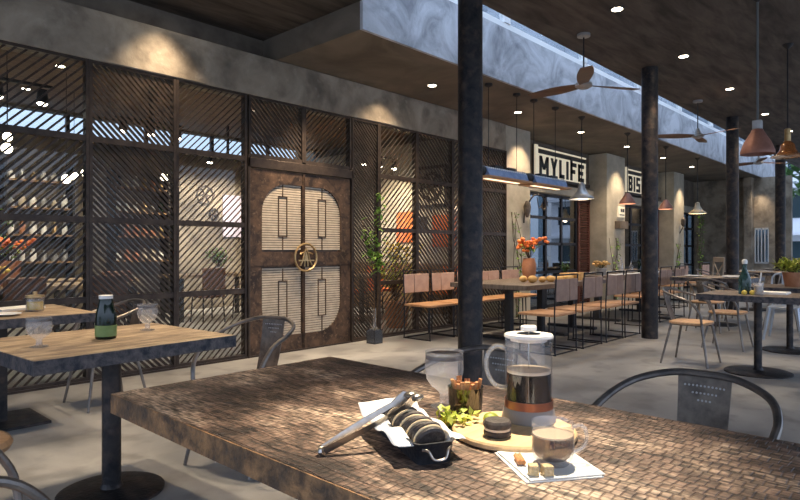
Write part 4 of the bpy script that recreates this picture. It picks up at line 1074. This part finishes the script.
# iron ornament on first pillar, plaques on second and third
t = empty('wall_sconce', (9.75, 5.88, 0), 0, 'wrought iron bracket sconce on the first pale pillar', 'sconce')
MB().tube([(-.1, -.02, 1.72), (-.1, -.05, 1.95), (.0, -.16, 2.22), (.22, -.2, 2.24), (.36, -.2, 2.10), (.34, -.2, 1.98), (.25, -.2, 2.0), (.26, -.2, 2.08)], .014, 8, smooth=5).build('scroll_bracket', screen_m, t)
MB().lathe([(.0, .0), (.02, .0), (.06, .1), (.07, .2), (.03, .3), (0, .3)], (-.1, -.09, 1.82), 16).build('lamp_body', splat_m, t)
MB().tube([(.1, -.18, 2.2), (.18, -.18, 2.0), (.4, -.18, 2.2), (.5, -.18, 2.05)], .008, 6, smooth=4).build('leaf_scroll', screen_m, t)
t = empty('menu_sign', (14.0, 5.88, 0), 0, 'small lit menu plaque over a dark basket on the second pale pillar', 'plaque')
MB().box(-.17, .17, -.05, 0, 2.0, 2.25).build('lit_box', signl_m, t, bevel=.006)
MB().box(-.08, .0, -.056, -.05, 2.12, 2.2).box(.03, .12, -.056, -.05, 2.12, 2.2).box(-.14, .13, -.056, -.05, 2.04, 2.065).build('dark_marks', black_m, t)
MB().box(-.3, .16, -.14, 0, 1.72, 1.90).build('basket', darkwall_m, t, bevel=.01)
t = empty('wall_sconce', (18.2, 5.88, 0), 0, 'small iron lantern sconce on the last pale pillar', 'sconce')
MB().lathe([(.03, 0), (.06, .06), (.06, .2), (.0, .28)], (0, -.1, 1.9), 12).build('lantern_body', splat_m, t)
MB().tube([(0, 0, 1.7), (0, -.1, 1.9)], .012, 6).build('bracket', screen_m, t)

# ------------------------------------------------------------------ interior furnishing
def gear(x, y, z, r, label):
    t = empty('hanging_gear', (x, y, z), 0, label, 'wall ornament', 'iron gears on the inner wall')
    mb = MB(); n = 40
    for k in range(n):
        a = 2*PI*k/n; r2 = r*(1.0 if k % 4 < 2 else .9)
        b = 2*PI*(k+1)/n
        mb.prism([(r*.80*math.cos(a), r*.80*math.sin(a)), (r2*math.cos(a), r2*math.sin(a)), (r2*math.cos(b), r2*math.sin(b)), (r*.80*math.cos(b), r*.80*math.sin(b))], -.03, 0, 'xz')
    mb.build('gear_rim', screen_m, t)
    sp = MB()
    for k in range(3): sp.obox((0, -.015, 0), (r*1.6, .02, r*.12), (0, k*PI/3, 0))
    sp.lathe([(r*.25, 0), (r*.25, .03)], (0, 0, 0), 20, 'y'); sp.build('gear_hub', screen_m, t); return t
gear(6.36, 11.495, 2.36, .21, 'large iron gear on the lit wall seen through the thin slat bay')
gear(6.56, 11.495, 1.98, .12, 'small iron gear below the large one on the lit inner wall')
for x, l in ((3.2, 'wall shelf of jars deep inside, behind the dense slat bay'), (4.9, 'wall shelf of jars inside, left of the wall gears')):
    t = empty('wall_shelf', (x, 11.3, 0), 0, l, 'shelf')
    for z in (1.0, 1.45, 1.9, 2.35):
        MB().box(-.5, .5, -.18, .18, z, z+.03).build('shelf_board', shelfw_m, t)
    MB().box(-.52, -.49, -.18, .18, .0, 2.7).box(.49, .52, -.18, .18, 0, 2.7).build('uprights', black_m, t)
    for zi, z in enumerate((1.03, 1.48, 1.93, 2.38)):
        for k in range(6):
            hgt = .14+.1*random.random(); r = .04+.02*random.random(); mm = random.choice([porc_m, porc_m, beige_m, silver_m, bottle_m, brass_m, terra_m])
            o = MB().lathe([(0, 0), (r, 0), (r, hgt*.65), (r*.45, hgt*.85), (r*.45, hgt), (0, hgt)], n=12).build('storage_jar', mm); o.location = (x-.4+.16*k, 11.25, z)
            tag(o, 'jar standing on the %s shelf of the inner wall unit %s' % (('lowest', 'second', 'third', 'top')[zi], 'nearer the gears' if x > 4 else 'behind the dense slat bay'), 'jar', 'jars on the %s shelf %s' % (('lowest', 'second', 'third', 'top')[zi], 'by the gears' if x > 4 else 'behind the slats'))
o = MB().box(-.35, .35, -.03, 0, -.45, .45).build('picture_panel', mat('lilac picture', (.45, .42, .55), rough=.5)); o.location = (7.12, 11.49, 1.95); tag(o, 'pale lilac panel on the inner wall right of the gears', 'picture')
def itable(x, y, w_, d_, label):
    t = empty('inner_table', (x, y, 0), 0, label, 'table')
    MB().box(-w_/2, w_/2, -d_/2, d_/2, .74, .79).build('tabletop', wood2_m, t)
    for sx in (-1, 1):
        for sy in (-1, 1): MB().box(sx*(w_/2-.06)-.03, sx*(w_/2-.06)+.03, sy*(d_/2-.06)-.03, sy*(d_/2-.06)+.03, 0, .74).build('leg', black_m, t)
    return t
itable(5.6, 9.9, 1.6, .8, 'inner table with a fern, seen through the thin slat bay')
itable(2.5, 8.3, 1.8, .8, 'inner table behind the leftmost slat bays')
itable(3.4, 9.6, 1.2, .8, 'inner table behind the dense slat bay')
itable(7.6, 7.6, 1.6, .8, 'inner table before the bright partition wall')
def ichair(x, y, rz, m, label, group):
    t = empty('inner_chair', (x, y, 0), rz, label, 'chair', group)
    MB().box(-.21, .21, -.21, .21, .42, .48).build('seat', m, t, bevel=.02)
    MB().box(-.21, .21, -.23, -.18, .5, .92).build('backrest', m, t, bevel=.02)
    for sx in (-1, 1):
        for sy in (-1, 1): MB().tube([(sx*.18, sy*.18, .42), (sx*.2, sy*.21, 0)], .012, 6).build('leg', rod_m, t)
brn = mat('brown leather seat', (.16, .08, .05), rough=.5)
ichair(5.2, 9.3, 0, brn, 'brown chair at the fern table, left', 'inner chairs'); ichair(6.0, 9.3, 0, brn, 'brown chair at the fern table, right', 'inner chairs')
ichair(2.0, 7.7, 0, brn, 'brown chair at the inner table behind the leftmost bays', 'inner chairs'); ichair(2.9, 7.7, 0, brn, 'brown chair behind the divider of the two left bays', 'inner chairs')
ichair(3.5, 9.0, 0, brn, 'brown chair behind the dense slat bay', 'inner chairs')
ichair(8.3, 8.2, PI, orange_m, 'bright orange chair seen through the slats right of the door, nearer one', 'orange chairs')
ichair(8.5, 6.8, PI/2, orange_m, 'bright orange chair by the partition wall', 'orange chairs'); ichair(7.5, 8.2, PI, orange_m, 'bright orange chair at the left of the inner table', 'orange chairs')
leafy('fern_pot', (5.75, 9.9, .79), 'green fern in a pot on the inner table left of the door', 'plant', porc_m, [(0, 0), (.07, 0), (.09, .12)], 200, .28, .3, leaf_m, .12, None, 20, 21, .25)
leafy('flower_pot', (2.05, 8.3, .79), 'orange-red flowers in a terracotta pot behind the leftmost slats', 'flowers', terra_m, [(0, 0), (.09, 0), (.13, .3)], 60, .22, .25, leaf_m, .08, red_m, 12, 22)
leafy('flower_pot', (1.75, 8.0, .79), 'yellow blossoms low behind the left edge slats', 'flowers', terra_m, [(0, 0), (.07, 0), (.09, .08)], 60, .16, .12, leaf_m, .07, yel_m, 8, 23)
leafy('tall_inner_plant', (1.9, 9.4, 0), 'tall green plant inside behind the leftmost screen bay', 'plant', terra_m, [(0, 0), (.15, 0), (.2, .4)], 300, .4, 1.5, leaf_m, .16, None, 20, 24)
leafy('yellow_flower_box', (6.9, 6.5, 0), 'bushy plant with yellow blossoms behind the bright slat bay', 'plant', terra_m, [(0, 0), (.16, 0), (.2, .4)], 260, .4, .85, leafy_m, .1, yel_m, 18, 25)
for k, (x, z, h, w_) in enumerate(((6.9, 2.05, .34, .3), (7.9, 1.75, .3, .4))):
    o = MB().box(-.02, 0, -w_/2, w_/2, -h/2, h/2).build('wall_picture', screen_m if k else shelfw_m); o.location = (9.3, x+.2, z); tag(o, ('small dark framed picture on the partition wall', 'dark round-cornered pan hanging on the partition wall')[k], 'picture')
# track lamps inside
def track(x, y, z, n, label, pw=28):
    t = empty('track_lamp_rail', (x, y, z), 0, label, 'track light')
    MB().box(-.5, .5, -.015, .015, -.03, 0).build('rail', black_m, t)
    MB().box(-.02, .02, -.02, .02, 0, 3.66-z).build('drop', black_m, t)
    for k in range(n):
        q = -.4+.8*k/max(1, n-1)
        h_ = MB().lathe([(.05, 0), (.06, .02), (.045, .14), (0, .15)], (q, -.02, -.2), 16).build('spot_head', black_m, t)
        MB().ball((q, -.02, -.2), .05, .05, .03, 12, 6).build('lamp_lens', glow_m, h_)
        spot((x+q, y-.02, z-.25), (x+q+.1, y+1.3, .9), pw/n*5, 110, .9, (1, .83, .62), .05)
track(1.62, 7.0, 2.95, 3, 'black track rail with glowing spots behind the top left slats', 18)
track(3.9, 8.6, 3.1, 3, 'black track rail with glowing spots behind the thin slat bay', 26)
track(8.0, 8.0, 3.0, 3, 'black track rail with spots before the bright partition wall', 60)
spot((8.3, 8.2, 2.8), (9.3, 8.8, 1.9), 130, 80, .9, (1, .8, .55), .05)
spot((8.5, 7.4, 2.8), (9.3, 7.7, 1.8), 55, 75, .9, (1, .8, .55), .05)
g = gear(9.29, 7.78, 2.5, .30, 'large dark gear in a square frame on the partition wall'); g.rotation_euler.z = -PI/2
MB().box(-.42, -.36, -.04, 0, -.42, .42).box(.36, .42, -.04, 0, -.42, .42).box(-.42, .42, -.04, 0, .36, .42).box(-.42, .42, -.04, 0, -.42, -.36).build('square_frame', screen_m, g)
o = MB().box(-.03, 0, -.3, .3, -.32, .32).build('wall_panel', orange_m, bevel=.01); o.location = (9.3, 8.45, 1.7); tag(o, 'orange red padded panel on the partition wall behind the bright slat bay', 'wall panel')
o = MB().box(-.03, 0, -.3, .3, -.32, .32).build('wall_panel', orange_m, bevel=.01); o.location = (9.3, 7.45, 1.6); tag(o, 'orange red padded panel under the large framed gear', 'wall panel')
o = MB().box(-.45, 0, -1.5, 1.5, 0, .95).build('sideboard', shelfw_m, bevel=.01); o.location = (9.29, 8.6, 0); tag(o, 'dark low timber sideboard along the partition wall', 'sideboard')  # dado box added to darken the foot of the partition
track(6.3, 10.5, 3.1, 2, 'black track rail lighting the wall gears', 70)
for k, (x, y) in enumerate(((2.73, 8.7), (2.76, 10.3), (4.7, 7.4), (6.9, 7.0))):
    place_dl(x, y, 3.66, 'downlight in the inner ceiling, ' + ('behind the leftmost bay, nearer one', 'behind the leftmost bay, farther one', 'above the double door', 'right of the double door')[k], 'inner ceiling downlights')
    spot((x, y, 3.6), (x, y, 0), 110, 100, .8, (1, .83, .62))
# ball pendants inside the left bays
for k, (x, y, z) in enumerate(((2.3, 9.4, 2.75), (3.3, 9.9, 2.35), (2.0, 8.2, 2.42), (4.3, 9.0, 2.35), (2.9, 9.0, 2.2), (3.7, 10.6, 2.5))):
    t = empty('globe_pendant', (x, y, z), 0, 'small glowing globe lamp inside, ' + ('in the strip of blue sky behind the left bay', 'behind the middle of the dense bay', 'at the left edge below the first rail', 'at the left of the thin slat bay', 'low behind the divider of the left bays', 'high behind the dense bay')[k], 'pendant lamp', 'globe lamps inside')
    MB().ball((0, 0, 0), .06, n=14, m=8).build('globe', bulb_m, t)
    MB().tube([(0, 0, .05), (0, 0, 3.66-z)], .004, 5).build('cord', rod_m, t)

# ------------------------------------------------------------------ outdoors beyond
def building(x0, x1, y0, y1, h, label, storeys, nwin, face='x'):
    t = empty('building', (x0, y0, -.16), 0, label, 'building')
    MB().box(0, x1-x0, 0, y1-y0, 0, h).build('wall', bldg_m, t)
    dy = (y1-y0)/nwin; dz = h/storeys
    for i in range(storeys):
        for j in range(nwin):
            MB().box(-.03, .02, j*dy+dy*.2, j*dy+dy*.8, i*dz+dz*.3, i*dz+dz*.8).build('window', bglass_m, t)
        MB().box(-.5, 0, 0, y1-y0, i*dz+dz*.93, i*dz+dz).build('balcony_slab', bldg_m, t)
building(34, 42, -6, 9, 9, 'white block with dark windows seen past the far end wall', 4, 6)
def tree(x, y, h, r, label, seed):
    rnd = random.Random(seed); t = empty('tree', (x, y, -.16), 0, label, 'tree'); 
    MB().tube([(0, 0, 0), (.1, .05, h*.5), (0, 0, h*.75)], [.2, .14, .08], 8).build('trunk', stem_m, t)
    l = MB()
    for k in range(900):
        v = Vector((rnd.gauss(0, 1), rnd.gauss(0, 1), rnd.gauss(0, 1))).normalized()*r*rnd.random()**.33
        l.leaf(Vector((0, 0, h*.75))+v, (rnd.uniform(-1, 1), rnd.uniform(-1, 1), rnd.uniform(-1, 1)), .5, .32)
    l.build('crown', leafd_m, t)
tree(30, 11.5, 9, 3.2, 'dark green tree seen through the roof glass right of the second column', 31)
tree(20.5, 10.5, 8.5, 2.4, 'dark green tree crown seen through the roof glass by the last column', 32)
tree(27, 5.2, 7.5, 2.4, 'dark green tree crown seen above the far end wall', 33)

# ------------------------------------------------------------------ table and general lamps
spot((2.15, 1.25, 3.68), (1.08, .86, .78), 600, 29, 1., (1., .84, .62), .03)
spot((1.9, 4.0, 3.68), (1.2, 3.1, .78), 150, 46, .8, (1., .80, .55), .05)
spot((1.9, 5.2, 3.68), (1.2, 4.9, .78), 90, 50, .8, (1., .80, .55), .05)
spot((5.4, 4.2, 3.40), (5.3, 4.6, 0), 60, 80, .9, (1., .82, .6), .05)
spot((7.3, 2.0, 3.68), (6.8, 1.5, .78), 120, 40, .8, (1., .85, .65), .05)
spot((6.9, 4.9, 3.40), (6.9, 5.0, .4), 40, 60, .8, (1., .82, .6), .05)
